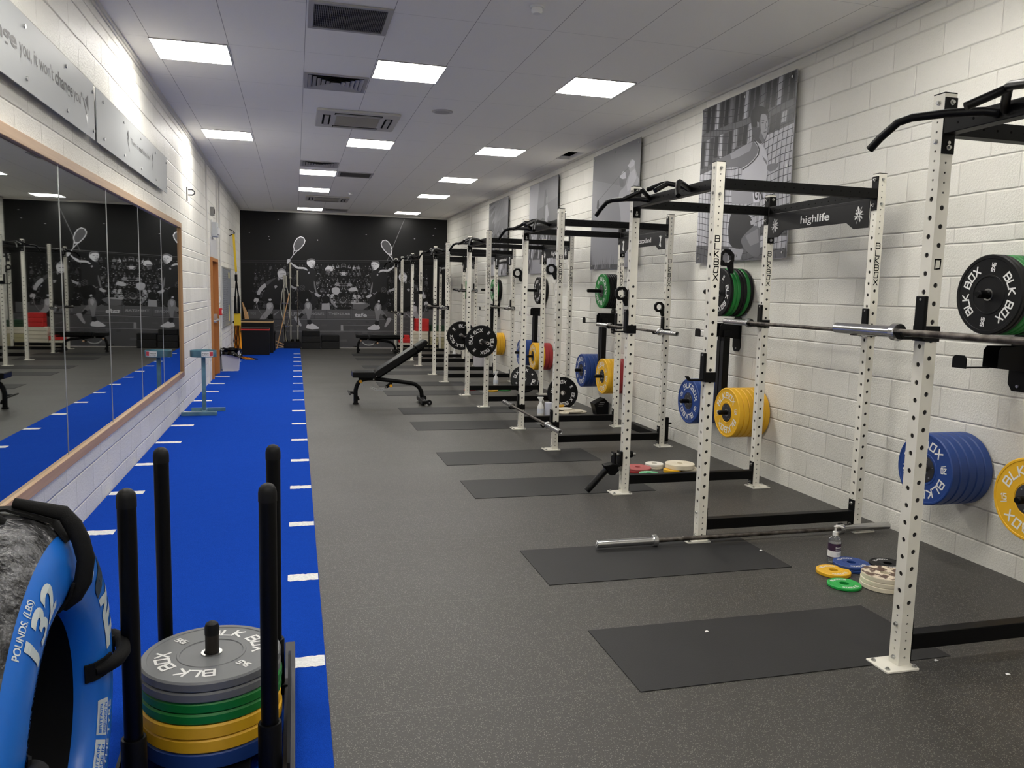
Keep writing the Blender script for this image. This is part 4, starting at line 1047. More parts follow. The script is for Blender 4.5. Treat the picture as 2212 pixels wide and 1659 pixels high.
def upright(parent, x, y, side, back, hy=HYL, letters=True, logo=False):
    m = MB(); post(m, hy); o = m.build('upright', M_CREAM, parent, loc=(x, y, 0))
    m = MB(); m.box(-.0302, .0302, -.0302, .0302, PH, PH+.005); m.build('end_cap', M_BLACK, o)
    m = MB(); m.box(-.0245, .0245, -.0245, .0245, .01, PH-.001); m.build('hole_shade_core', M_HOLESHADE, o)  # dark core added inside the tube so the drilled holes look evenly shaded
    sx = 1 if back else -1
    # foot plate, biased outwards
    x0, x1 = (-.12, .05) if not back else (-.05, .12)
    m = MB(); m.rbox(x0, x1, -.07, .07, .0004, .009, .008); fp = m.build('foot_plate', M_CREAM, o, bevel=.0015)
    for bx, by in ((x0+.022, -.045), (x0+.022, .045), (x1-.012, -.05), (x1-.012, .052)):
        m = MB(); m.cyl((bx, by, .009), (bx, by, .0135), .011, 14); m.cyl((bx, by, .0135), (bx, by, .019), .0065, 6); m.build('floor_bolt', M_BOLT, o)
    for z in (2.4165, 2.262, .192, .0395):
        s = -1; m = MB()
        m.cyl((s*.0305*sx*-1, 0, z), (s*.034*sx*-1, 0, z), .0105, 14); m.cyl((s*.034*sx*-1, 0, z), (s*.041*sx*-1, 0, z), .0075, 6); m.build('bolt_head', M_BOLT, o)
    for z in (2.414, 2.254):
        m = MB(); m.cyl((0, -.0305, z), (0, -.034, z), .0105, 14); m.cyl((0, -.034, z), (0, -.041, z), .0075, 6); m.build('bolt_head', M_BOLT, o)
    if letters:
        m = MB(); 
        e = 0
        for i, c in enumerate('BLKBOX'):
            z0 = 1.957-.0485*i; w_ = .031
            for path in GL[c][1]:
                for q in stroke_quads([(px/GL[c][0]*w_-w_/2, z0+py*.037) for px, py in path], .0062): e += 1; m.poly([(a, -.0304-e*2e-5, b) for a, b in q])
        m.build('cut_out_lettering', M_DARK, o)
    if logo:
        m = MB(); 
        for path in ([(-.012,1.742),(-.012,1.782),(.016,1.782)], [(.016,1.776),(.014,1.745),(-.006,1.742)]):
            for q in stroke_quads(path, .006): m.poly([(a, -.0304-.0002*(a < 0), b) for a, b in q])
        m.build('cut_out_logo', M_DARK, o)
    return o
def beam_holes(m, a, b, z, axis, n, off, r=.0055):
    for i in range(n):
        t = a+(b-a)*(i+.5)/n
        for s in (-1, 1):
            if axis == 'X': m.cyl((t, off[0]+s*off[1], z), (t, off[0]+s*(off[1]+.0004), z), r, 10)
            else: m.cyl((off[0]+s*off[1], t, z), (off[0]+s*(off[1]+.0004), t, z), r, 10)
def bracket(parent, x0, x1, y0, y1, z0, z1, bolts):
    m = MB(); m.box(x0, x1, y0, y1, z0, z1); b = m.build('bracket', M_BLACK, parent, bevel=.004)
    for (p, d) in bolts:
        m = MB(); m.cyl(p, tuple(a+c*.004 for a, c in zip(p, d)), .0115, 12); m.cyl(tuple(a+c*.004 for a, c in zip(p, d)), tuple(a+c*.014 for a, c in zip(p, d)), .0068, 6); m.build('bracket_bolt', M_BOLT, parent)
D = RX1-RX0; SY = 1.28
def make_rack(label, special=False):
    t = empty('power_rack', (RX0, RY[0][0], 0), label, 'power rack', 'white power racks along the wall')
    upright(t, 0, 0, 0, False); upright(t, 0, SY, 1, False, HYA if special else HYL, False, special)
    upright(t, D, 0, 0, True); upright(t, D, SY, 1, True, HYL, True)
    h = PW/2
    for y in (0, SY):
        # top side crossmember
        m = MB(); m.box(h+.006, D-h-.006, y-.03, y+.03, 2.287, 2.353); c = m.build('top_crossmember', M_BLACK, t, bevel=.003)
        m = MB(); beam_holes(m, h+.04, D-h-.04, 2.32, 'X', 15, (y, .0301)); m.build('drilled_holes', M_DARK, c)
        bracket(c, h, h+.006, y-.031, y+.031, 2.21, 2.435, [((h+.006, y, 2.414), (1,0,0)), ((h+.006, y, 2.245), (1,0,0))])
        bracket(c, D-h-.006, D-h, y-.031, y+.031, 2.21, 2.435, [((D-h-.006, y, 2.414), (-1,0,0)), ((D-h-.006, y, 2.245), (-1,0,0))])
        m = MB(); m.box(h+.006, D-h-.006, y-.03, y+.03, .078, .15); c = m.build('bottom_crossmember', M_BLACK, t, bevel=.003)
        bracket(c, h, h+.006, y-.031, y+.031, .03, .225, [((h+.006, y, .2), (1,0,0)), ((h+.006, y, .05), (1,0,0))])
        bracket(c, D-h-.006, D-h, y-.031, y+.031, .03, .225, [((D-h-.006, y, .2), (-1,0,0)), ((D-h-.006, y, .05), (-1,0,0))])
    # front pull up assembly
    m = MB(); m.box(-.03, .03, h+.006, SY-h-.006, 2.287, 2.353); c = m.build('pull_up_beam', M_BLACK, t, bevel=.003)
    m = MB(); beam_holes(m, h+.04, SY-h-.04, 2.32, 'Y', 15, (0, .0301)); m.build('drilled_holes', M_DARK, c)
    bracket(c, -.031, .031, h, h+.006, 2.21, 2.435, [((0, h+.006, 2.414), (0,1,0)), ((0, h+.006, 2.235), (0,1,0))])
    bracket(c, -.031, .031, SY-h-.006, SY-h, 2.21, 2.435, [((0, SY-h-.006, 2.414), (0,-1,0)), ((0, SY-h-.006, 2.235), (0,-1,0))])
    for s in (-1, 1):
        Y = lambda d: SY/2+s*d
        m = MB(); m.tube([(-.03, Y(.34), 2.315), (-.07, Y(.37), 2.325), (-.15, Y(.46), 2.33), (-.225, Y(.56), 2.328), (-.255, Y(.60), 2.315), (-.285, Y(.66), 2.262), (-.30, Y(.70), 2.222)], .0165, 12); m.build('wide_grip', M_BLKGLOSS, t)
        m = MB(); m.tube([(-.03, Y(.31), 2.32), (-.06, Y(.285), 2.34), (-.14, Y(.20), 2.368), (-.16, Y(.17), 2.365), (-.21, Y(.05), 2.34)], .0165, 12); m.tube([(-.135, Y(.205), 2.366), (-.255, Y(.265), 2.305)], .0165, 12); m.build('neutral_grip', M_BLKGLOSS, t)
    # rear beam with name plate
    m = MB(); m.box(D-.03, D+.03, h+.006, SY-h-.006, 2.287, 2.353); c = m.build('rear_beam', M_BLACK, t, bevel=.003)
    m = MB(); beam_holes(m, h+.04, SY-h-.04, 2.32, 'Y', 15, (D, .0301)); m.build('drilled_holes', M_DARK, c)
    bracket(c, D-.031, D+.031, h, h+.006, 2.06, 2.435, [((D, h+.006, 2.414), (0,1,0)), ((D, h+.006, 2.085), (0,1,0))])
    bracket(c, D-.031, D+.031, SY-h-.006, SY-h, 2.06, 2.435, [((D, SY-h-.006, 2.414), (0,-1,0)), ((D, SY-h-.006, 2.085), (0,-1,0))])
    m = MB(); y0, y1 = h+.008, SY-h-.008
    pts = [(y0,2.285),(y0,2.10),(y0+.15,2.10),(y0+.23,2.148),(y1-.23,2.148),(y1-.15,2.10),(y1,2.10),(y1,2.285)]
    m.prism([(D-.036, a, b) for a, b in pts], (.005, 0, 0)); m.box(D-.0365, D-.031, y0, y1, 2.272, 2.292); npl = m.build('name_plate', mat('name_plate_black', (20,20,22), .4), t, bevel=.002)
    return t, npl
ORD = ['nearest', 'second', 'third', 'fourth', 'fifth', 'sixth', 'seventh']
NAMES = [None, 'highlife', 'sportscotland', 'highlife', 'sportscotland', 'highlife', 'sportscotland']
def star(m, cy, cz, x, s=1.):
    rb = random.Random(2)
    for i, (a, L, w_) in enumerate([(80,.055,.012),(50,.05,.004),(20,.035,.012),(-15,.05,.003),(-40,.045,.013),(-75,.06,.003),(-110,.05,.013),(-145,.045,.012),(-180,.05,.004),(150,.04,.012),(120,.055,.005),(100,.04,.004)]):
        c_, s_ = math.cos(rad(a)), math.sin(rad(a))
        m.poly([(x, cy+c_*.006*s-s_*w_*.3*s, cz+s_*.006*s+c_*w_*.3*s), (x, cy+c_*.006*s+s_*w_*.3*s, cz+s_*.006*s-c_*w_*.3*s), (x, cy+c_*L*.8*s+s_*w_*.55*s, cz+s_*L*.8*s-c_*w_*.55*s), (x, cy+c_*L*s, cz+s_*L*s), (x, cy+c_*L*.8*s-s_*w_*.55*s, cz+s_*L*.8*s+c_*w_*.55*s)])
def runner(m, cy, cz, x):
    m.tube([(x, cy, cz+.055),(x, cy-.006, cz+.02),(x, cy+.006, cz-.02),(x, cy-.008, cz-.06)], .006, 5); m.tube([(x, cy-.03, cz+.045),(x, cy, cz+.025),(x, cy+.028, cz+.05)], .0045, 5); m.tube([(x, cy+.004, cz-.015),(x, cy+.02, cz-.05)], .005, 5)
def plate_art(npl, i):
    x = D-.0369
    def word(w_, y, z, h, L, b):
        m = MB(); text(m, w_, (x, y, z), (0,-1,0), (0,0,1), h, L, b); m.build('plate_lettering', M_WHT, npl)
    if NAMES[i] == 'highlife': word('high', .80, 2.185, .058, .19, 0); word('life', .60, 2.185, .058, .145, .022)
    elif NAMES[i]: word('sport', .90, 2.19, .055, .22, .022); word('scotland', .67, 2.19, .055, .29, .004)
    if NAMES[i]:
        for cy_ in (.14, SY-.14):
            m = MB()
            if NAMES[i] == 'highlife': star(m, cy_, 2.195, x, 1.1)
            else: runner(m, cy_, 2.19, x-.001)
            m.build('plate_emblem', M_WHT, npl)
ra, npa = make_rack('nearest white power rack with drilled uprights, cut off by the right edge of the photo', True)
base_rack, npb = make_rack('x')
RACKLAB = {1: 'second white power rack from the camera, with a highlife name plate', 2: 'third white power rack from the camera, with a sportscotland name plate and a low barbell', 3: 'fourth white power rack from the camera, holding a loaded barbell', 4: 'fifth white power rack from the camera', 5: 'sixth white power rack from the camera, second from the mural', 6: 'farthest white power rack, next to the mural'}
racks = {}
for k in range(1, 7):
    o = base_rack if k == 1 else copy_tree(base_rack)
    o.location = (RX0, RY[k][0], 0); o['label'] = RACKLAB[k]; racks[k] = o
for k, o in racks.items():
    for ch in o.children:
        if ch.name.startswith('name_plate'): plate_art(ch, k)

# ---- J-cups
def jcup_parts(t):
    m = MB(); m.box(-.037, .037, -.037, -.031, -.02, .045); m.box(-.037, -.031, -.031, .037, -.02, .045); m.build('clasp', M_BLACK, t, bevel=.002)
    m = MB(); m.box(-.056, -.038, -.042, .014, -.015, .17); c = m.build('back_pad', M_BLACK, t, bevel=.005)
    m = MB(); m.cyl((-.0562,-.016,.155), (-.058,-.016,.155), .006, 10); m.build('pad_screw', M_BOLT, c)
    m = MB(); m.prism([(-.052,-.03,-.001),(-.135,-.03,-.001),(-.152,-.03,.02),(-.165,-.03,.017),(-.142,-.03,-.013),(-.052,-.03,-.013)], (0,.036,0)); m.build('shelf', M_BLACK, t, bevel=.002)
jc0 = None
def jcup(x, y, z, label):
    global jc0
    if jc0 is None: jc0 = empty('j_cup', (0,0,0), '', 'bar holder', 'black J-shaped bar holders on the rack uprights'); jcup_parts(jc0); o = jc0
    else: o = copy_tree(jc0)
    o.location = (x, y, z); o['label'] = label
def bar_set(k, back, z, lab, both=True):
    """barbell resting in two J-cups on rack k"""
    x = (RX1 if back else RX0); side = 'rear' if back else 'front'
    for j, nm in ((0, 'nearer'), (1, 'farther')):
        jcup(x, RY[k][j], z-.0145, 'black J-shaped bar holder on the %s %s upright of the %s rack' % (nm, side, ORD[k]))
    return olybar('barbell', (x-.095, (RY[k][0]+RY[k][1])/2, z), (0,0,0), lab)
bar_set(0, False, 1.475, 'barbell with big chrome sleeve racked on the nearest rack, cut by the frame edge')
bar_set(1, True, 1.40, 'barbell racked high on the rear uprights of the highlife rack')
bar_set(2, True, 1.235, 'barbell racked on the rear uprights of the third rack')
bar_set(2, False, .265, 'barbell racked very low on the front uprights of the third rack')
bar_set(3, False, .925, 'barbell loaded with black plates on the front of the fourth rack')
bar_set(4, True, 1.33, 'barbell racked on the rear uprights of the fifth rack')
bar_set(4, False, 1.32, 'barbell racked on the front uprights of the fifth rack')
bar_set(5, True, 1.635, 'barbell racked high on the rear uprights of the sixth rack')
bar_set(6, False, 1.02, 'barbell on the front uprights of the farthest rack')
jcup(RX0, RY[1][0], 1.08, 'empty black J-shaped bar holder on the nearer front upright of the highlife rack')
jcup(RX0, RY[1][1], 1.325, 'empty black J-shaped bar holder on the farther front upright of the highlife rack')
jcup(RX0, RY[5][0], 1.56, 'empty black J-shaped bar holder high on the sixth rack')
o = olybar('barbell', (2.925, 4.577, .0395), (0, 0, rad(90.4)), 'barbell lying on the floor in front of the highlife rack'); 

# ---- clamp collars stuck on the uprights
cl0 = None
def clamp(x, y, z, label):
    global cl0
    if cl0 is None:
        cl0 = empty('bar_collar', (0,0,0), '', 'bar collar', 'black bar collars stuck on the rack uprights')
        m = MB(); n = 8
        for z0, z1, s in ((-.016, .016, 1),):
            out = [(.057*math.cos(2*PI*(i+.5)/n), .057*math.sin(2*PI*(i+.5)/n)) for i in range(n)]; inn = [(.034*math.cos(2*PI*(i+.5)/n), .034*math.sin(2*PI*(i+.5)/n)) for i in range(n)]
            for i in range(n):
                j = (i+1) % n
                m.prism([(out[i][0], z0, out[i][1]), (out[j][0], z0, out[j][1]), (inn[j][0], z0, inn[j][1]), (inn[i][0], z0, inn[i][1])], (0, z1-z0, 0))
        m.build('ring', M_BLACK, cl0, bevel=.002)
        m = MB(); m.prism([(.010,-.013,-.045),(.050,-.013,-.02),(.056,-.013,-.098),(.034,-.013,-.10)], (0,.026,0)); m.build('lever', M_BLACK, cl0, bevel=.003); o = cl0
    else: o = copy_tree(cl0)
    o.location = (x, y, z); o['label'] = label
clamp(RX0+.09, RY[1][0]+.01, 1.86, 'black bar collar on the right side of the nearer front upright of the highlife rack')
clamp(RX0-.088, RY[1][1], 1.62, 'black bar collar on the farther front upright of the highlife rack')
clamp(RX1-.088, RY[2][0], 1.495, 'black bar collar on the nearer rear upright of the third rack')
clamp(RX0-.088, RY[2][0], 1.85, 'black bar collar on the nearer front upright of the third rack')
clamp(RX0-.088, RY[2][1], 1.835, 'black bar collar on the farther front upright of the third rack')
clamp(RX0-.088, RY[5][0]+.1, 1.86, 'small distant black bar collar by the sixth rack')

# ================================================================== PLATES
def plate_body(R, th, mt_, hub, t, lip=.02, hole=.0255):
    m = smooth(MB()); c = min(.006, th*.25)
    prof = [(hole, 0), (R-c, 0), (R, c), (R, th-c), (R-c, th), (R-lip, th), (R-lip-.002, th-.0025), (hub+.012, th-.0025), (hub+.010, th), (hub+.002, th), (hub, th-.003), (hole, th-.003), (hole, 0)]
    m.lathe(prof, 56); return m.build('disc', mt_, t)
_pl = {}
def plate(kind, loc, rot, label, group, face=True, spin=0):
    """kind -> geometry; local +Z is the lettered face"""
    key = (kind, face)
    if key not in _pl:
        t = empty({'b': 'bumper_plate'}.get(kind[0], 'bumper_plate'), (0,0,0), '', 'weight plate')
        spec = {'black': (M_RUB, .030), 'green': (M_GREEN, .036), 'grey': (M_RUBG, .034), 'yellow': (M_YEL, .050), 'blue': (M_BLUE, .059), 'red': (M_RED, .066), 'syellow': (M_YEL, .047), 'sblue': (M_BLUE, .057), 'sgreen': (M_GREEN, .036), 'blackthick': (M_RUB, .055)}[kind]
        comp = kind in ('yellow', 'blue', 'red', 'green')
        d = plate_body(.225, spec[1], spec[0], .088 if comp else .10, t, .016 if comp else .022)
        th = spec[1]
        m = smooth(MB()); m.lathe([(.0255, th-.002), (.034, th-.002), (.034, th+.0005), (.0255, th+.0005)], 28, closed=True); m.build('steel_ring', M_BOLT, t)
        if face:
            if comp:
                m = smooth(MB()); m.lathe([(.034, th+.0004), (.05, th+.002), (.083, th-.0005)], 36); hb = m.build('steel_hub', M_STEEL, t)
                m = MB()
                for i in range(6): a = i*PI/3+.5; m.cyl((.066*math.cos(a), .066*math.sin(a), th), (.066*math.cos(a), .066*math.sin(a), th+.003), .005, 8)
                m.build('hub_screws', M_BOLT, hb)
            m = MB()
            num = {'black': '5KG', 'grey': '5KG', 'green': '10', 'yellow': '15', 'blue': '20', 'red': '25', 'syellow': '15', 'sblue': '20', 'sgreen': '10', 'blackthick': '15'}[kind]
            if comp:
                for a in (90+25, 270+25): arc_text(m, 'BLKBOX', .156, .047, a, th-.0015, .2, .42, 1.18)
                for a in (27, 207):
                    radial_text(m, num, .156, .03, a-5, th-.0015, .2, .3); c_, s_ = math.cos(rad(a+5)), math.sin(rad(a+5))
                    m.poly([(c_*.138+s_*.002, s_*.138-c_*.002, th-.0015),(c_*.178+s_*.002, s_*.178-c_*.002, th-.0015),(c_*.178-s_*.002, s_*.178+c_*.002, th-.0015),(c_*.138-s_*.002, s_*.138+c_*.002, th-.0015)])
            else:
                for a in (0, 180): arc_text(m, 'BLK BOX', .155, .041, a, th-.0015, .21, .34, 1.12)
                for a in (90, 270): radial_text(m, num, .155, .022, a, th-.0015)
            m.build('lettering', M_WHT, t)
        _pl[key] = t; o = t
    else: o = copy_tree(_pl[key])
    o.matrix_world = Matrix.Translation(loc) @ rot @ Matrix.Rotation(rad(spin), 4, 'Z')
    o['label'] = label; o['group'] = group
    return o
RW = Matrix.Rotation(rad(-90), 4, 'Y')       # face towards -X (off the wall)
TH = {'black': .030, 'green': .036, 'grey': .034, 'yellow': .050, 'blue': .059, 'red': .066, 'syellow': .047, 'sblue': .057, 'sgreen': .036, 'blackthick': .055}
ORDN = ['outermost one', 'second from outside', 'third from outside', 'fourth from outside', 'fifth from outside', 'sixth from outside', 'seventh from outside', 'eighth from outside', 'innermost one']
pg0 = None
def peg(y, z, label, L=.40):
    global pg0
    if pg0 is None:
        pg0 = empty('storage_peg', (0,0,0), '', 'storage peg', 'black storage pegs on the rack wall')
        m = smooth(MB()); m.lathe([(0,-L),(.016,-L),(.0225,-L+.01),(.0235,-.01),(.0235,0)], 20, 'X'); m.build('rod', M_BLKGLOSS, pg0)
        m = MB(); m.box(-.008, -.0005, -.05, .05, -.09, .09); bp = m.build('wall_plate', M_BLACK, pg0, bevel=.004)
        m = MB()
        for s in (-1, 1): m.cyl((-.008, 0, s*.07), (-.016, 0, s*.07), .009, 6)
        m.build('plate_bolts', M_BOLT, bp); o = pg0
    else: o = copy_tree(pg0)
    o.location = (XR, y, z); o['label'] = label
WHERE = ['%s wall bay from camera' % w_ for w_ in ('first', 'second', 'third', 'fourth', 'fifth', 'sixth')]
def stack(k, y, z, seq, pos, spin):
    """seq listed from the outside inwards"""
    peg(y, z, 'black %s storage peg, %s' % (pos, WHERE[k]))
    x = XR-.012; n = len(seq); tot = {}
    for c in seq: tot[c] = tot.get(c, 0)+1
    seen = {}
    xs = []
    for c in reversed(seq): xs.append(x); x -= TH[c]+.0015
    xs.reverse()
    for i, c in enumerate(seq):
        col = {'black': 'black', 'green': 'green', 'yellow': 'yellow', 'blue': 'blue', 'red': 'red', 'blackthick': 'black'}[c]
        plate(c, (xs[i], y, z-.0015), RW, '%s bumper plate, %s, %s peg, %s' % (col, ORDN[i], pos, WHERE[k]), 'bumper plates, %s peg, %s' % (pos, WHERE[k]), face=(i == 0), spin=spin)
UP = [['black','black','green','green','green','black','green','black','green'], ['black','green','green','black','black','green','black'], ['green','black','black','black','black','black'], ['black','black','black','black'], ['green','green','black','black'], ['green','green','black']]
BL = [['blue']*5, ['blue']*5, ['blue']*5, ['blue']*5, ['blue']*4, ['blue']*4]
YL = [['yellow']*6, ['yellow']*6, ['yellow','yellow','yellow','red','red'], ['yellow','yellow','yellow','red','red'], ['yellow']*4, ['yellow','yellow','red']]
SPU = [82, 60, 20, 40, 10, 0]; SPY = [75, 75, 100, 60, 0, 0]; SPB = [75, 45, 100, 75, 0, 0]
for k in range(6):
    stack(k, 3.66+3.108*k, 1.658, UP[k], 'upper', SPU[k])
    stack(k, 4.03+3.108*k, .578, BL[k], 'lower farther', SPB[k])
    stack(k, 3.285+3.108*k, .575, YL[k], 'lower nearer', SPY[k])
# plates on the loaded bar of rack 4
yc = (RY[3][0]+RY[3][1])/2; xb = RX0-.095
RN = Matrix.Rotation(rad(90), 4, 'X')        # face towards -Y (camera)
RF = Matrix.Rotation(rad(-90), 4, 'X')
plate('black', (xb, yc-.65-.036, .925), RN, 'black bumper plate with white lettering on the near end of the loaded barbell', 'black plates on the loaded barbell', spin=-40)
plate('black', (xb, yc+.65+.036+.03, .925), RN, 'black bumper plate on the far end of the loaded barbell', 'black plates on the loaded barbell', spin=50)
# leaning plates
def leaning(kind, x, y, deg, label, spin=0, yaw=0):
    h = .225*math.cos(rad(deg))
    rot = Matrix.Rotation(rad(yaw), 4, 'Z') @ Matrix.Rotation(rad(90-deg), 4, 'X')
    plate(kind, (x, y, h+.002), rot, label, 'black plates standing on the floor by the racks', spin=spin)
leaning('black', 3.615, 10.56, 8, 'black bumper plate standing upright against the fourth rack, facing the camera', -55)
leaning('blackthick', 3.58, 12.4, 24, 'black bumper plate leaning in shade behind the fourth rack', -60, -8)

# ---- spotter arm holders on the wall
def spotter(k):
    y = 3.70+3.108*k
    t = empty('wall_bracket', (XR, y, 1.28), 'black wall bracket with hook arms, %s' % WHERE[k], 'wall bracket', 'black wall brackets for spotter arms')
    m = MB(); m.prism([(-.0005, .07*a, b) for a, b in ((-1,-.14),(-.6,-.18),(.6,-.18),(1,-.14),(1,.12),(.7,.15),(-.7,.15),(-1,.12))], (-.007,0,0)); m.build('wall_plate', M_BLACK, t)
    for s in (-1, 1):
        m = MB(); m.prism([(-.007, s*.045, b) for b in ()]+[(-.007, s*.05, .085), (-.20, s*.05, .085), (-.22, s*.05, .06), (-.22, s*.05, -.04), (-.007, s*.05, -.06)], (0, .005*s, 0)); m.build('side_cheek', M_BLACK, t)
    m = MB(); m.box(-.40, -.20, .02, .05, -.045, -.037); m.prism([(-.395, a, b) for a, b in ((-.01,-.045),(-.01,.012),(.008,.03),(.072,.03),(.09,.012),(.09,-.045))], (-.008,0,0)); m.build('hook_arm', M_BLACK, t, bevel=.002)
    m = MB()
    for z in (.12, -.15): m.cyl((-.007, 0, z), (-.016, 0, z), .01, 6)
    m.build('wall_bolts', M_BOLT, t)
    for j, yy in enumerate((-.035, .035) if k else ()):
        a = empty('spotter_arm', (XR-.15, y+yy-.01, .50), '%s black spotter arm hanging upright, %s' % (['right hand', 'left hand'][j], WHERE[k]), 'spotter arm', 'black spotter arms hanging on the wall')
        m = MB(); m.box(-.03, .03, -.03, .03, 0, .74); m.build('channel', M_BLACK, a, bevel=.003)
        m = MB(); m.box(-.038, .038, -.034, .034, .742, .80); m.cyl((0,0,.80), (0,0,.85), .012, 10); m.build('end_clamp', M_BLKGLOSS, a, bevel=.003)
        m = MB(); m.box(-.036, -.031, -.025, .025, .03, .70); m.build('wear_strip', mat('wear_strip_plastic', (34,34,36), .5), a)
for k in range(5): spotter(k)

# ================================================================== SMALL THINGS ON THE FLOOR
def small_plate(loc, R, th, mt_, label, group, txt='BLKBOX', tilt=0, spin=0, hole=.026, lmat=None, top_mat=None):
    t = empty('fractional_plate', (0,0,0), label, 'weight plate', group)
    m = smooth(MB()); c = .003
    m.lathe([(hole, 0), (R-c, 0), (R, c), (R, th-c), (R-c, th), (R-.012, th), (R-.014, th-.0015), (hole+.022, th-.0015), (hole+.02, th), (hole, th), (hole, 0)], 44); m.build('disc', mt_, t)
    if top_mat:
        m = MB(); m.lathe([(hole, th+.0006), (R-.001, th+.0006)], 44); m.build('worn_top', top_mat, t)
    elif txt:
        m = MB()
        for a in (90, 270): arc_text(m, txt, (R+hole)/2+.008, .017, a+spin, th-.001, .2, .3, 1.1)
        m.build('lettering', lmat or M_WHT, t)
    t.matrix_world = Matrix.Translation(loc) @ Matrix.Rotation(rad(tilt), 4, 'X')
    return t
G1 = 'small plates on the floor by the sanitiser bottle'
small_plate((3.06, 3.90, .001), .098, .021, M_YEL, 'small yellow plate on the floor in front of the blue one', G1)
small_plate((2.985, 3.705, .001), .092, .016, mat('bright_green_plate', (24,160,66), .45), 'small bright green plate nearest the camera on the floor', G1)
small_plate((3.235, 3.955, .001), .105, .018, M_BLUE, 'small blue plate on the floor, lower of two', G1, None); small_plate((3.23, 3.96, .0195), .105, .018, M_BLUE, 'small blue lettered plate on top of another blue one', G1)
small_plate((3.445, 3.90, .001), .105, .018, M_RUB, 'small black plate on the floor, lower of two beside the blue plates', G1, None); small_plate((3.44, 3.90, .0195), .105, .018, M_RUB, 'small black lettered plate on top of another black one', G1)
for i in range(3): small_plate((3.205+.003*i, 3.655, .001+.0265*i), .125, .026, M_OLDW, ['cream plate at the bottom of the pile of three', 'cream plate in the middle of the pile of three', 'worn brown and cream plate on top of the pile of three'][i], G1, None, top_mat=M_WORN if i == 2 else None)
# sanitiser
t = empty('sanitiser_bottle', (3.205, 4.09, .001), 'clear pump bottle of hand sanitiser with a plum label on the floor', 'bottle')
m = smooth(MB()); m.lathe([(0,0),(.036,0),(.038,.004),(.038,.125),(.034,.145),(.02,.158),(.014,.163),(.014,.170)], 28); m.build('bottle', M_CLEAR, t)
m = smooth(MB()); m.lathe([(0,.003),(.035,.003),(.0352,.118),(0,.118)], 24); m.build('gel', mat('clear_gel', (214,218,220), .1, trans=.85), t)
m = smooth(MB()); m.lathe([(.0385,.035),(.0385,.073)], 32); m.build('lower_label', M_PAPER, t)
m = smooth(MB()); m.lathe([(.0385,.073),(.0385,.118)], 32); m.build('plum_label', M_LABELP, t)
m = smooth(MB()); m.lathe([(.0386,.030),(.0386,.035)], 32); m.build('label_edge', M_LABELP, t)
m = MB()
def onbot(p):
    a = rad(-125)+p.x/.039; return Vector((.0389*math.cos(a), .0389*math.sin(a), p.z))
text(m, 'SuperStar', (.005,0,.093), (1,0,0), (0,0,1), .0085, .048, .02, fn=onbot); text(m, 'Hand Sanitiser', (.005,0,.081), (1,0,0), (0,0,1), .0055, .048, fn=onbot); m.build('label_print', M_PAPER, t)
m = MB(); text(m, 'KILLS 99.9% OF', (.012,0,.058), (1,0,0), (0,0,1), .004, .036, fn=onbot); text(m, 'BACTERIA', (.016,0,.050), (1,0,0), (0,0,1), .004, .028, fn=onbot); m.build('small_print', grey(90), t)
m = smooth(MB()); m.lathe([(0,.165),(.016,.165),(.016,.188),(.007,.19),(.007,.215),(.012,.217),(.012,.222),(0,.226)], 20); m.tube([(0,0,.222),(.02,-.012,.224),(.042,-.024,.216)], [.009,.007,.004], 8); m.build('pump', M_WPLAS, t)

def spray(x, y, label, yaw=0):
    t = empty('spray_bottle', (x, y, .001), label, 'spray bottle', None, (0,0,rad(yaw)))
    m = smooth(MB()); m.lathe([(0,0),(.042,0),(.044,.004),(.044,.11),(.036,.14),(.018,.17),(.014,.19)], 24); b = m.build('bottle', M_WPLAS, t); b.scale = (1,.75,1)
    m = MB(); m.prism([(-.02,-.012,.19),(.02,-.012,.19),(.024,-.012,.215),(.045,-.012,.235),(.04,-.012,.25),(-.035,-.012,.248),(-.04,-.012,.235),(-.02,-.012,.228)], (0,.024,0)); m.prism([(-.03,-.006,.232),(-.046,-.006,.19),(-.038,-.006,.186),(-.018,-.006,.225)], (0,.012,0)); m.build('trigger_head', M_WPLAS, t, bevel=.004)
    m = MB(); m.lathe([(.0445,.03),(.0445,.095)], 24); l = m.build('label', mat('pale_blue_label', (206,212,222), .5), t); l.scale = (1.01,.77,1)
    return t
spray(3.12, 9.98, 'white trigger spray bottle on the floor under the third rack', 180)
m = smooth(MB()); m.lathe([(0,0),(.05,0),(.052,.004),(.052,.17),(0,.172)], 28); o = m.build('wipes_tub', mat('pale_tub', (206,208,220), .4)); o.location = (3.235, 9.99, .001); tag(o, 'pale round wipes tub beside the spray bottle under the third rack', 'tub')
spray(3.36, 13.4, 'white trigger spray bottle standing beyond the fourth rack')
t = empty('carton_box', (3.88, 16.9, .001), 'pale box on the floor by the wall far along the racks', 'box'); t.scale = (1.5,1.5,1.5); m = MB(); m.box(-.09, .09, -.06, .06, 0, .15); m.build('carton', mat('pale_box', (200,198,204), .6), t, bevel=.004); m = MB(); m.box(-.092,.092,-.062,.062,.15,.16); m.build('lid', M_PAPER, t, bevel=.003)
spray(3.75, 19.2, 'distant spray bottle on the floor near the sixth rack')

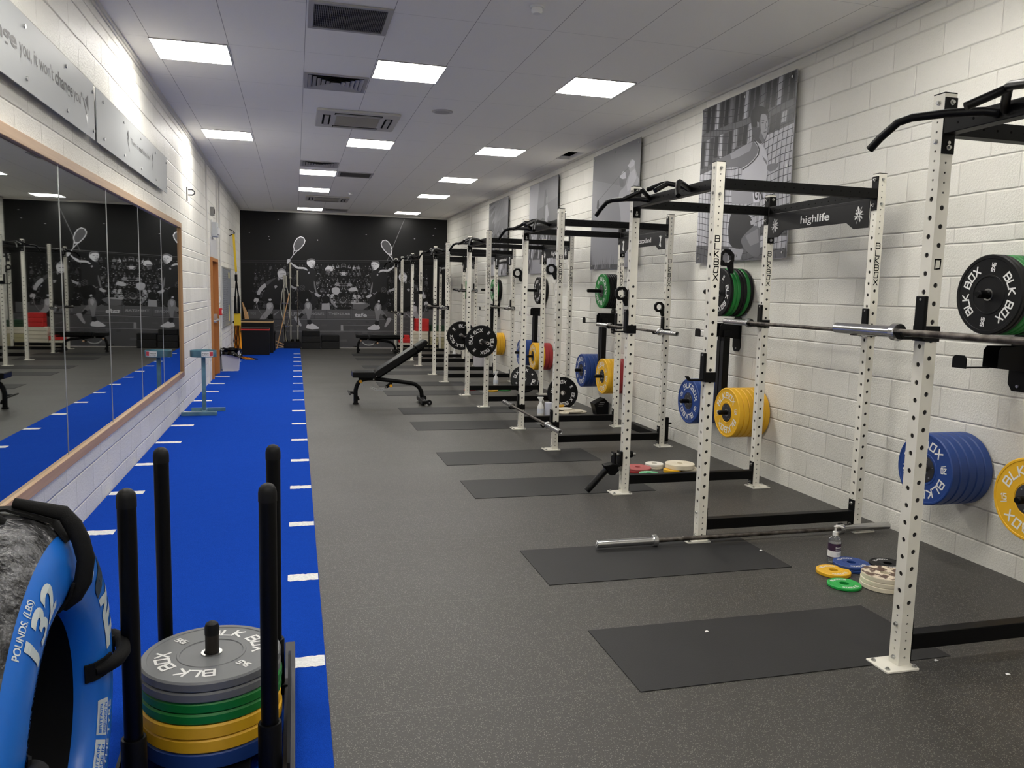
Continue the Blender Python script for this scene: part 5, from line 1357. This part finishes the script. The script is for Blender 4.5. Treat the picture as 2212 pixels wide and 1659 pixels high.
G2 = 'small plates on the floor inside the highlife rack'
small_plate((3.03, 6.66, .001), .125, .022, M_RED, 'dark red small plate inside the highlife rack, lower of two', G2, None); small_plate((3.035, 6.66, .0235), .125, .016, mat('faded_red_plate', (172,84,84), .5), 'faded red plate on top of the dark red one', G2, None)
small_plate((3.05, 6.44, .001), .09, .03, mat('mint_green_plate', (104,186,134), .5), 'pale green small plate inside the highlife rack', G2)
small_plate((3.25, 6.76, .001), .085, .02, M_OLDW, 'small cream plate, lower one of the little pair inside the highlife rack', G2, None); small_plate((3.25, 6.76, .0215), .085, .024, mat('white_plate', (234,230,218), .5), 'small white plate on top of the little pair inside the highlife rack', G2)
small_plate((3.335, 6.56, .001), .08, .03, M_YEL, 'yellow plate under the big cream one inside the highlife rack', G2, None)
m = MB(); m.rbox(-.09, .09, -.12, .12, 0, .03, .03); o = m.build('cream_tray', M_OLDW, bevel=.004); o.location = (3.51, 6.62, .001); tag(o, 'flat cream tray under the big cream plate', 'tray')
small_plate((3.43, 6.60, .0325), .135, .042, M_OLDW, 'big cream plate on the tray inside the highlife rack', G2, None)
G3 = 'small plates on the floor inside the third rack'
small_plate((3.72, 10.22, .001), .135, .016, M_OLDW, 'cream plate, lower right of the overlapping pile under the third rack', G3, None); small_plate((3.66, 10.2, .0175), .135, .016, M_OLDW, 'cream plate lying second in the overlapping pile under the third rack', G3, None, 0)
small_plate((3.50, 10.12, .001), .07, .02, M_OLDW, 'little cream plate left of the overlapping pile', G3, None); small_plate((3.55, 10.3, .034), .12, .014, mat('white_plate', (234,230,218), .5), 'whitish plate on top of the overlapping pile', G3, None)
small_plate((3.52, 10.48, .05), .10, .018, M_YEL, 'yellow plate, upper one behind the cream pile under the third rack', G3, None); small_plate((3.52, 10.50, .026), .10, .022, M_YEL, 'yellow plate, middle one behind the cream pile under the third rack', G3, None); small_plate((3.52, 10.5, .001), .1, .024, M_YEL, 'yellow plate at the bottom behind the cream pile under the third rack', G3, None)
G4 = 'small plates on the floor beyond the fourth rack'
small_plate((3.1, 12.6, .001), .1, .02, M_YEL, 'distant small yellow plate inside the fourth rack', G4, None); small_plate((3.32, 12.65, .001), .11, .02, M_GREEN, 'distant small green plate inside the fourth rack', G4, None); small_plate((2.75, 12.7, .001), .1, .018, M_RED, 'distant small red plate inside the fourth rack', G4, None)

# landmine tube on the farther front upright of the second rack
t = empty('landmine_attachment', (RX0-.09, RY[1][1], .26), 'black landmine tube bolted to the upright and resting on the floor', 'landmine attachment')
yl = -.0
m = MB(); m.cyl((-.075, -.01, -.06), (-.235, -.01, -.226), .028, 20); tb = m.build('tube', M_BLKGLOSS, t); m = MB(); d_ = Vector((-.16,0,-.166)).normalized(); p0 = Vector((-.235,-.01,-.226)); m.cyl(p0+d_*.0004, p0+d_*.0008, .024, 20); m.build('tube_bore', M_DARK, tb)
m = MB(); m.prism([(-.10,-.05,-.02),(-.03,-.05,-.005),(.03,-.05,-.01),(.035,-.05,-.05),(-.01,-.05,-.10),(-.05,-.05,-.10)], (0,.085,0)); m.build('yoke', M_BLACK, t, bevel=.006)
m = MB(); m.box(-.02, .0, -.045, .03, -.01, .085); m.box(.035, .055, -.04, .04, -.03, .09); m.build('clevis', M_BLACK, t, bevel=.003)
m = MB(); m.cyl((-.03,0,.06), (.18,0,.06), .012, 12); m.cyl((.02,-.055,-.04), (.02,-.062,-.04), .012, 6); m.build('pin', M_BOLT, t); m = MB(); m.cyl((.13,0,.06), (.15,0,.06), .028, 10); m.build('lock_knob', M_BLACK, t)

# black attachment by the wall under the third rack's blue plates
t = empty('foot_harness', (4.05, 9.95, .001), 'black folded metal attachment lying by the wall beyond the third rack', 'attachment'); t.scale = (1.22, 1.22, 1.22)
m = MB(); m.prism([(-.17,-.05,.13),(-.05,-.05,.19),(0,-.05,.14),(.0,-.05,.0),(-.13,-.05,.0)], (0,.14,0)); m.build('body', M_BLACK, t, bevel=.006)
m = MB()
for i in range(3): m.box(-.13+.01*i, -.07+.01*i, -.0515, -.0505, .105+.018*i, .109+.018*i)
m.build('slots', M_BOLT, t)
t = empty('floor_spotter_arm', (3.95, 8.02, .001), 'black spotter arm lying on the floor against the wall by the third rack', 'spotter arm')
m = MB(); m.box(-.04, .04, .02, .9, 0, .075); m.build('channel', M_BLACK, t, bevel=.003)
m = MB(); m.box(-.04, .05, -.02, .015, 0, .27); m.cyl((.05, -.0, .2), (.09, -.0, .2), .012, 10); m.build('end_plate', M_BLACK, t, bevel=.003)

# litter specks on the floor
for i, (x, y) in enumerate(((2.98, 2.62), (2.86, 4.35), (2.77, 2.80), (1.9, 3.3))):
    m = MB(); m.add([(-.008,-.004,.0),(.01,-.006,.002),(.007,.008,.003),(-.006,.006,.001)],[(0,1,2,3)]); o = m.build('paper_scrap', M_PAPER, solid=.0008); o.location = (x, y, .0055)
    tag(o, ['tiny white paper scrap on the floor right of the nearest upright', 'tiny white scrap on the floor beyond the bar on the floor', 'tiny white scrap beside the nearest foot plate', 'tiny white scrap on the second black floor inlay'][i], 'scrap', 'tiny paper scraps on the floor')

# ================================================================== BENCHES
def bench(x0, y, incline, label, knobm):
    t = empty('adjustable_bench', (x0, y, 0), label, 'weight bench', 'black adjustable benches')
    m = MB(); m.tube([(0,0,.02),(-.002,0,.19),(.012,0,.255),(.04,0,.31),(.09,0,.345),(.16,0,.36),(.26,0,.36),(.56,0,.325),(.76,0,.297),(.83,0,.28),(.89,0,.235),(.925,0,.17),(.935,0,.09)], .03, 12); m.build('frame_tube', M_BLKGLOSS, t)
    m = MB(); m.cyl((0,0,.0), (0,0,.02), .042, 16); m.cyl((-.09,-.2,.165), (-.09,.2,.165), .012, 8); m.tube([(0,0,.14),(-.04,0,.165),(-.09,0,.165)], .018, 8); m.tube([(0,0,.12),(.03,0,.1),(.045,0,.06)], .014, 8)
    m.build('rear_foot', M_BLKGLOSS, t)
    m = MB(); m.box(.895, .965, -.28, .28, .02, .08); m.build('front_foot', M_BLKGLOSS, t, bevel=.015)
    for s in (-1, 1):
        m = MB(); m.cyl((1.0, s*.25-.02, .045), (1.0, s*.25+.02, .045), .038, 20); m.box(.96, 1.0, s*.25-.006, s*.25+.006, .03, .06); m.build('wheel', M_RUB, t)
        m = MB(); m.cyl((1.0, s*.25-.022, .045), (1.0, s*.25+.022, .045), .01, 10); m.build('axle_cap', M_BOLT, t)
    # seat pad
    m = MB(); m.prism([(-.05,-.15,.39),(-.052,-.15,.46),(-.04,-.15,.468),(.24,-.15,.468),(.255,-.15,.455),(.262,-.15,.385),(.05,-.15,.388)], (0,.3,0)); sp = m.build('seat_pad', M_VINYL, t, bevel=.012)
    m = MB(); m.box(.04, .2, -.04, .04, .355, .386); m.box(.255, .275, -.05, .05, .34, .42); m.build('seat_bracket', M_BLACK, t)
    a = rad(33 if incline else 0)
    p = empty('x', (0,0,0), None, None); bpy.data.objects.remove(p)
    def R(u, v, yy): # back pad local (u along, v up)
        return (.295+u*math.cos(a)-v*math.sin(a), yy, .385+u*math.sin(a)+v*math.cos(a))
    L1, L2 = .66, .86
    sh = [(0,.005),(0,.08),(.03,.09),(L1-.01,.09),(L1,.08),(L1,.01),(.05,0)]
    m = MB(); m.prism([R(u, v, -.145) for u, v in sh], (0,.29,0)); m.build('back_pad', M_VINYL, t, bevel=.014)
    sh = [(L1+.006,.015),(L1+.006,.085),(L1+.02,.09),(L2-.02,.09),(L2,.07),(L2,.03),(L2-.03,.015)]
    m = MB(); m.prism([R(u, v, -.125) for u, v in sh], (0,.25,0)); m.build('head_pad', M_VINYL, t, bevel=.014)
    m = MB(); m.tube([R(.02,-.015,0), R(.78,-.015,0)], .02, 8); m.build('back_rail', M_BLACK, t)
    m = MB(); m.prism([(.40,-.02,.23),(.42,-.02,.265),(.50,-.02,.33),(.52,-.02,.33),(.50,-.02,.26),(.44,-.02,.225)], (0,.04,0)); m.build('locking_plate', M_BLACK, t, bevel=.004)
    for x_, z_ in ((.065,.325),(.485,.262)):
        m = MB(); m.cyl((x_,-.034,z_), (x_,-.065,z_), .021, 20); m.cyl((x_,-.02,z_), (x_,-.04,z_), .008, 10); m.build('adjusting_knob', knobm, t)
    m = MB(); m.cyl((.245,-.03,.355), (.245,-.045,.355), .011, 12); m.cyl((.42,-.02,.242), (.42,-.03,.242), .01, 12); m.build('pivot_bolts', M_BOLT, t)
    # slotted adjustment arcs
    def arc(cx, cz, r, a0, a1, w_):
        n = 14; out = []; m = MB()
        for i in range(n):
            t0, t1 = rad(a0+(a1-a0)*i/n), rad(a0+(a1-a0)*(i+1)/n)
            m.prism([(cx+r*math.cos(t0),-.012,cz+r*math.sin(t0)),(cx+r*math.cos(t1),-.012,cz+r*math.sin(t1)),(cx+(r+w_)*math.cos(t1),-.012,cz+(r+w_)*math.sin(t1)),(cx+(r+w_)*math.cos(t0),-.012,cz+(r+w_)*math.sin(t0))], (0,.005,0))
        ob = m.build('adjustment_arc', M_ALU, t)
        m = MB()
        for i in range(8):
            tt = rad(a0+(a1-a0)*(i+.5)/8); m.cyl((cx+(r+w_/2)*math.cos(tt),-.0125,cz+(r+w_/2)*math.sin(tt)), (cx+(r+w_/2)*math.cos(tt),-.013,cz+(r+w_/2)*math.sin(tt)), .005, 8)
        m.build('arc_holes', M_DARK, ob)
    if incline: arc(.33,.43,.21,238,292,.032); m = MB(); m.box(.08,.1,-.012,-.006,.25,.31); m.build('seat_arc', M_ALU, t)
    else: arc(.27,.42,.20,222,308,.026)
    return t
bench(.808, 11.28, True, 'black adjustable bench with raised back rest and yellow knobs, nearer one', M_YKNOB)
bench(1.52, 20.45, False, 'black flat weight bench in front of the mural, farther one', mat('pale_knob', (214,176,140), .4))

# ================================================================== WEIGHT SLED
SXL, SXR, SYN, SYF = -.475, -.085, 2.46, 3.08
t = empty('weight_sled', (-.28, 2.77, .014), 'black push sled with four tall poles standing on the blue turf', 'sled')
cx, cy = -.28, 2.77
for x, y, nm in ((SXL,SYN,0),(SXR,SYN,1),(SXL,SYF,2),(SXR,SYF,3)):
    x -= cx; y -= cy
    m = MB(); m.cyl((x,y,.06), (x,y,.97), .0262, 24); p = m.build('push_pole', M_BLKGLOSS, t)
    m = smooth(MB()); m.lathe([(.0275,.945),(.0275,.972),(.025,.985),(.018,.995),(.008,1.0),(0,1.001)], 24, c=(x,y,0)); m.build('rubber_cap', M_RUB, p)
    m = smooth(MB()); m.lathe([(.0275,.02),(.036,.02),(.036,.235),(.034,.24),(.0275,.24)], 24, c=(x,y,0)); m.build('pole_socket', M_BLACK, t)
for x in (SXL-cx, SXR-cx):
    sgn = -1 if x < 0 else 1
    m = MB(); X = x+sgn*.055
    m.prism([(X-.02, -.52, .055), (X-.02, -.47, .004), (X-.02, .47, .004), (X-.02, .54, .07), (X-.02, .54, .12), (X-.02, .44, .055), (X-.02, -.44, .055), (X-.02, -.5, .09)], (.04,0,0)); m.build('runner', mat('worn_runner_steel', (70,70,72), .4, .4, var=.3), t, bevel=.003)
    m = MB(); m.prism([(X-.005, .26, .05), (X-.005, .36, .05), (X-.005, .34, .17), (X-.005, .24, .2), (X-.005, -.35, .12), (X-.005, -.38, .05)], (.01,0,0)); m.build('side_plate', M_BLACK, t)
m = MB(); m.box(SXL-cx-.05, SXR-cx+.05, -.34, -.28, .02, .06); m.box(SXL-cx-.05, SXR-cx+.05, .28, .34, .02, .06); m.box(-.13, .13, -.28, .28, .02, .055); m.build('deck', M_BLACK, t, bevel=.003)
m = MB(); m.cyl((0,-.01,.055), (0,-.01,.425), .0225, 20); pin = m.build('loading_pin', mat('scuffed_black_steel', (46,42,38), .4, .3, var=.3), t)
m = smooth(MB()); m.lathe([(.024,.415),(.024,.44),(.02,.452),(.01,.459),(0,.461)], 20, c=(0,-.01,0)); m.build('pin_cap', M_RUB, pin)
z = .014+.0562
STK = [('sblue','blue'),('syellow','yellow'),('syellow','yellow'),('sgreen','green'),('sgreen','green'),('grey','grey'),('grey','grey')]
LAB = ['blue bumper plate at the bottom of the stack on the sled', 'lower yellow bumper plate in the stack on the sled', 'upper yellow bumper plate in the stack on the sled', 'lower green bumper plate in the stack on the sled', 'upper green bumper plate in the stack on the sled', 'lower grey bumper plate in the stack on the sled', 'grey 5 kg bumper plate on top of the stack on the sled']
for i, (c, nm) in enumerate(STK):
    jx, jy = (.004*math.sin(i*2.1), .004*math.cos(i*1.7)) if i < 6 else (-.004, .0)
    plate(c, (cx+jx*.5, cy-.01+jy*.5, z), Matrix.Identity(4), LAB[i], 'bumper plates stacked on the sled', face=(i == 6), spin=45)
    z += TH[c]+.0008

# ================================================================== BLUE DRAG TYRE
TC = Vector((-.80, 1.975, .545)); RT = .53
t = empty('training_tyre', (TC.x, TC.y, .014), 'large blue inflatable style drag tyre with black handles standing beside the mirror wall', 'training tyre')
cz = TC.z-.014
# side profile: (radius, axial x)
SIDE = [(.285,.215),(.286,.235),(.293,.255),(.315,.275),(.35,.288),(.39,.292),(.43,.287),(.455,.277),(.472,.264)]
def xprof(r):
    for (r0,x0),(r1,x1) in zip(SIDE, SIDE[1:]):
        if r0 <= r <= r1: return x0+(x1-x0)*(r-r0)/(r1-r0)
    return SIDE[0][1] if r < SIDE[0][0] else SIDE[-1][1]
m = smooth(MB()); m.lathe([(r, x) for r, x in SIDE], 96, 'X', c=(0,0,cz)); m.lathe([(r, -x) for r, x in SIDE], 96, 'X', c=(0,0,cz)); m.build('side_wall', M_BLUET, t)
m = smooth(MB()); m.lathe([(.473,.265),(.495,.245),(.512,.215),(.524,.17),(RT,.08),(RT,-.08),(.524,-.17),(.512,-.215),(.495,-.245),(.473,-.265)], 96, 'X', c=(0,0,cz)); m.build('tread_cover', M_TREAD, t)
m = smooth(MB()); m.lathe([(.2845,.22),(.2845,-.22)], 64, 'X', c=(0,0,cz)); m.build('inner_tube', mat('black_liner', (12,12,13), .4), t)
def onside(r, ang, e=.002):     # angle from +Y towards +Z
    return Vector((xprof(r)+e, r*math.cos(ang), cz+r*math.sin(ang)))
def fine_text(s, bold):
    import bmesh
    vs, fs, wd = text_geo(s, bold, 4); key = (s, bold, 'fine')
    if key in _tc: return _tc[key]
    bm = bmesh.new(); V = [bm.verts.new((a, b, 0)) for a, b in vs]
    for f in fs:
        try: bm.faces.new([V[i] for i in f])
        except ValueError: pass
    bmesh.ops.triangulate(bm, faces=bm.faces[:])
    for _ in range(5):
        es = [e for e in bm.edges if e.calc_length() > .14]
        if not es: break
        bmesh.ops.subdivide_edges(bm, edges=es, cuts=1); bmesh.ops.triangulate(bm, faces=bm.faces[:])
    bm.verts.index_update(); r = ([(v.co.x, v.co.y) for v in bm.verts], [tuple(v.index for v in f.verts) for f in bm.faces], wd); bm.free()
    _tc[key] = r; return r
def polar_text(mb, s, ang0, r0, h, dang, bold=0., e=.002, flip=False):
    """text running along the ring; tops outward unless flipped"""
    vs, fs, wd = fine_text(s, bold) if h > .03 else text_geo(s, bold, 4); sz = h/.73; sx = rad(dang)*(r0+h/2)/wd
    out = []
    for x, y in vs:
        if not flip: out.append(onside(r0+y*sz, rad(ang0)-x*sx/(r0+h/2), e))
        else: out.append(onside(r0+h-y*sz, rad(ang0)+x*sx/(r0+h/2), e))
    mb.add(out, fs)
m = MB(); polar_text(m, '132', 131, .372, .075, 25, .03); polar_text(m, 'POUNDS. (LBS)', 134, .452, .014, 17, .02)
polar_text(m, 'DO NOT ADD ADDITIONAL WEIGHT', 170, .335, .016, 70, .01)
m.build('printed_weight', M_TYRELET, t)
for a0, a1 in ((178,160),(157,144),(142,126),(124,112)):
    n = 6; m = MB()
    for i in range(n):
        b0, b1 = rad(a0+(a1-a0)*i/n), rad(a0+(a1-a0)*(i+1)/n); m.poly([onside(.311,b0), onside(.311,b1), onside(.329,b1), onside(.329,b0)])
    m.build('label_panel', M_TYRELET, t)
for a0, a1 in ((-14,-30),(-32,-50),(-52,-62)):
    n = 8; m = MB()
    for i in range(n):
        b0, b1 = rad(a0+(a1-a0)*i/n), rad(a0+(a1-a0)*(i+1)/n); m.poly([onside(.312,b0), onside(.312,b1), onside(.352,b1), onside(.352,b0)])
    m.build('label_panel', M_TYRELET, t)
m = MB()
for s_, a, d_ in (('MADE IN BRITAIN', 177, 16), ('MAX 60KG', 156, 11), ('TRAINING', 141, 14)): polar_text(m, s_, a, .315, .010, d_, .01, .0032)
for s_, a, d_ in (('DESIGNED IN', -29, 13), ('MADE IN', -48, 14)): polar_text(m, s_, a, .335, .012, d_, .01, .0032, True)
for s_, a, d_ in (('BRITAIN', -29, 13), ('BRITAIN', -48, 14)): polar_text(m, s_, a, .317, .012, d_, .01, .0032, True)
m.build('panel_print', M_BLUET, t)
m = MB(); polar_text(m, 'ONLY DRAG THE TYRE', -78, .36, .018, 62, .01, flip=True); m.build('warning_print', M_TYRELET, t)
m = MB(); polar_text(m, 'TIY', 8, .355, .1, 30, .06, flip=True); m.build('logo_print', M_TYRELET, t); m = MB()
n = 14
for i in range(n):
    a0, a1 = 2*PI*i/n, 2*PI*(i+1)/n; r_, aa = .372, rad(57)
    def q(rr, a): return onside(r_+rr*math.cos(a), aa+rr*math.sin(a)/r_)
    m.poly([q(.016,a0), q(.016,a1), q(.021,a1), q(.021,a0)])
polar_text(m, 'R', 58.4, .367, .016, 2.6, .03)
m.build('logo_print', M_TYRELET, t)
m = MB(); polar_text(m, 'R', 39, .355, .1, 13, .06, flip=True); m.build('dark_logo_print', M_TYREDK, t)
m = MB(); polar_text(m, 'TRAINING TYRE', 26, .458, .013, 30, .02, flip=True); m.build('small_logo_print', M_TYRELET, t)
def strap(ang, handle=True, e=.006):
    a = rad(ang); u = Vector((0, math.cos(a), math.sin(a))); v = Vector((0, -math.sin(a), math.cos(a)))
    m = MB(); path = [Vector((xprof(r)+e, 0, 0))+u*r for r in (.288,.30,.33,.36)]+[Vector((xprof(r)+e, 0, 0))+u*r for r in (.455,.47)]+[Vector((.25, 0, 0))+u*.502]
    path = [p+Vector((0,0,cz)) for p in path]
    m.strip(path[:4], v*.05); m.strip(path[4:]+[Vector((.16,0,cz))+u*.534, Vector((-.16,0,cz))+u*.534], v*.05); o = m.build('strap', M_STRAPB, t, solid=.006)
    m = smooth(MB()); hp = [Vector((xprof(r)+o_, 0, cz))+u*(r+q_) for r, o_, q_ in ((.30,.008,0),(.325,.016,0),(.36,.024,0),(.41,.030,0),(.45,.030,.006),(.468,.026,.024),(.471,.008,.05))]
    hp.append(Vector((.17, 0, cz))+u*.55)
    m.tube(hp, [.012,.018,.02,.02,.02,.02,.018,.012], 12); m.build('handle', M_STRAPB, t)
for a in (84, 2, -70, -130, 162): strap(a)
m = smooth(MB()); m.tube([(-.14, -.0, cz+.52), (-.10, -.03, cz+.575), (.02, -.05, cz+.585), (.12, -.04, cz+.57), (.17, -.02, cz+.52)], [.012,.02,.021,.02,.012], 12); m.build('top_handle', M_STRAPB, t)

# remove helper orphans
for o in list(bpy.data.objects):
    if o.type == 'EMPTY' and not o.children and o.parent is None: bpy.data.objects.remove(o)
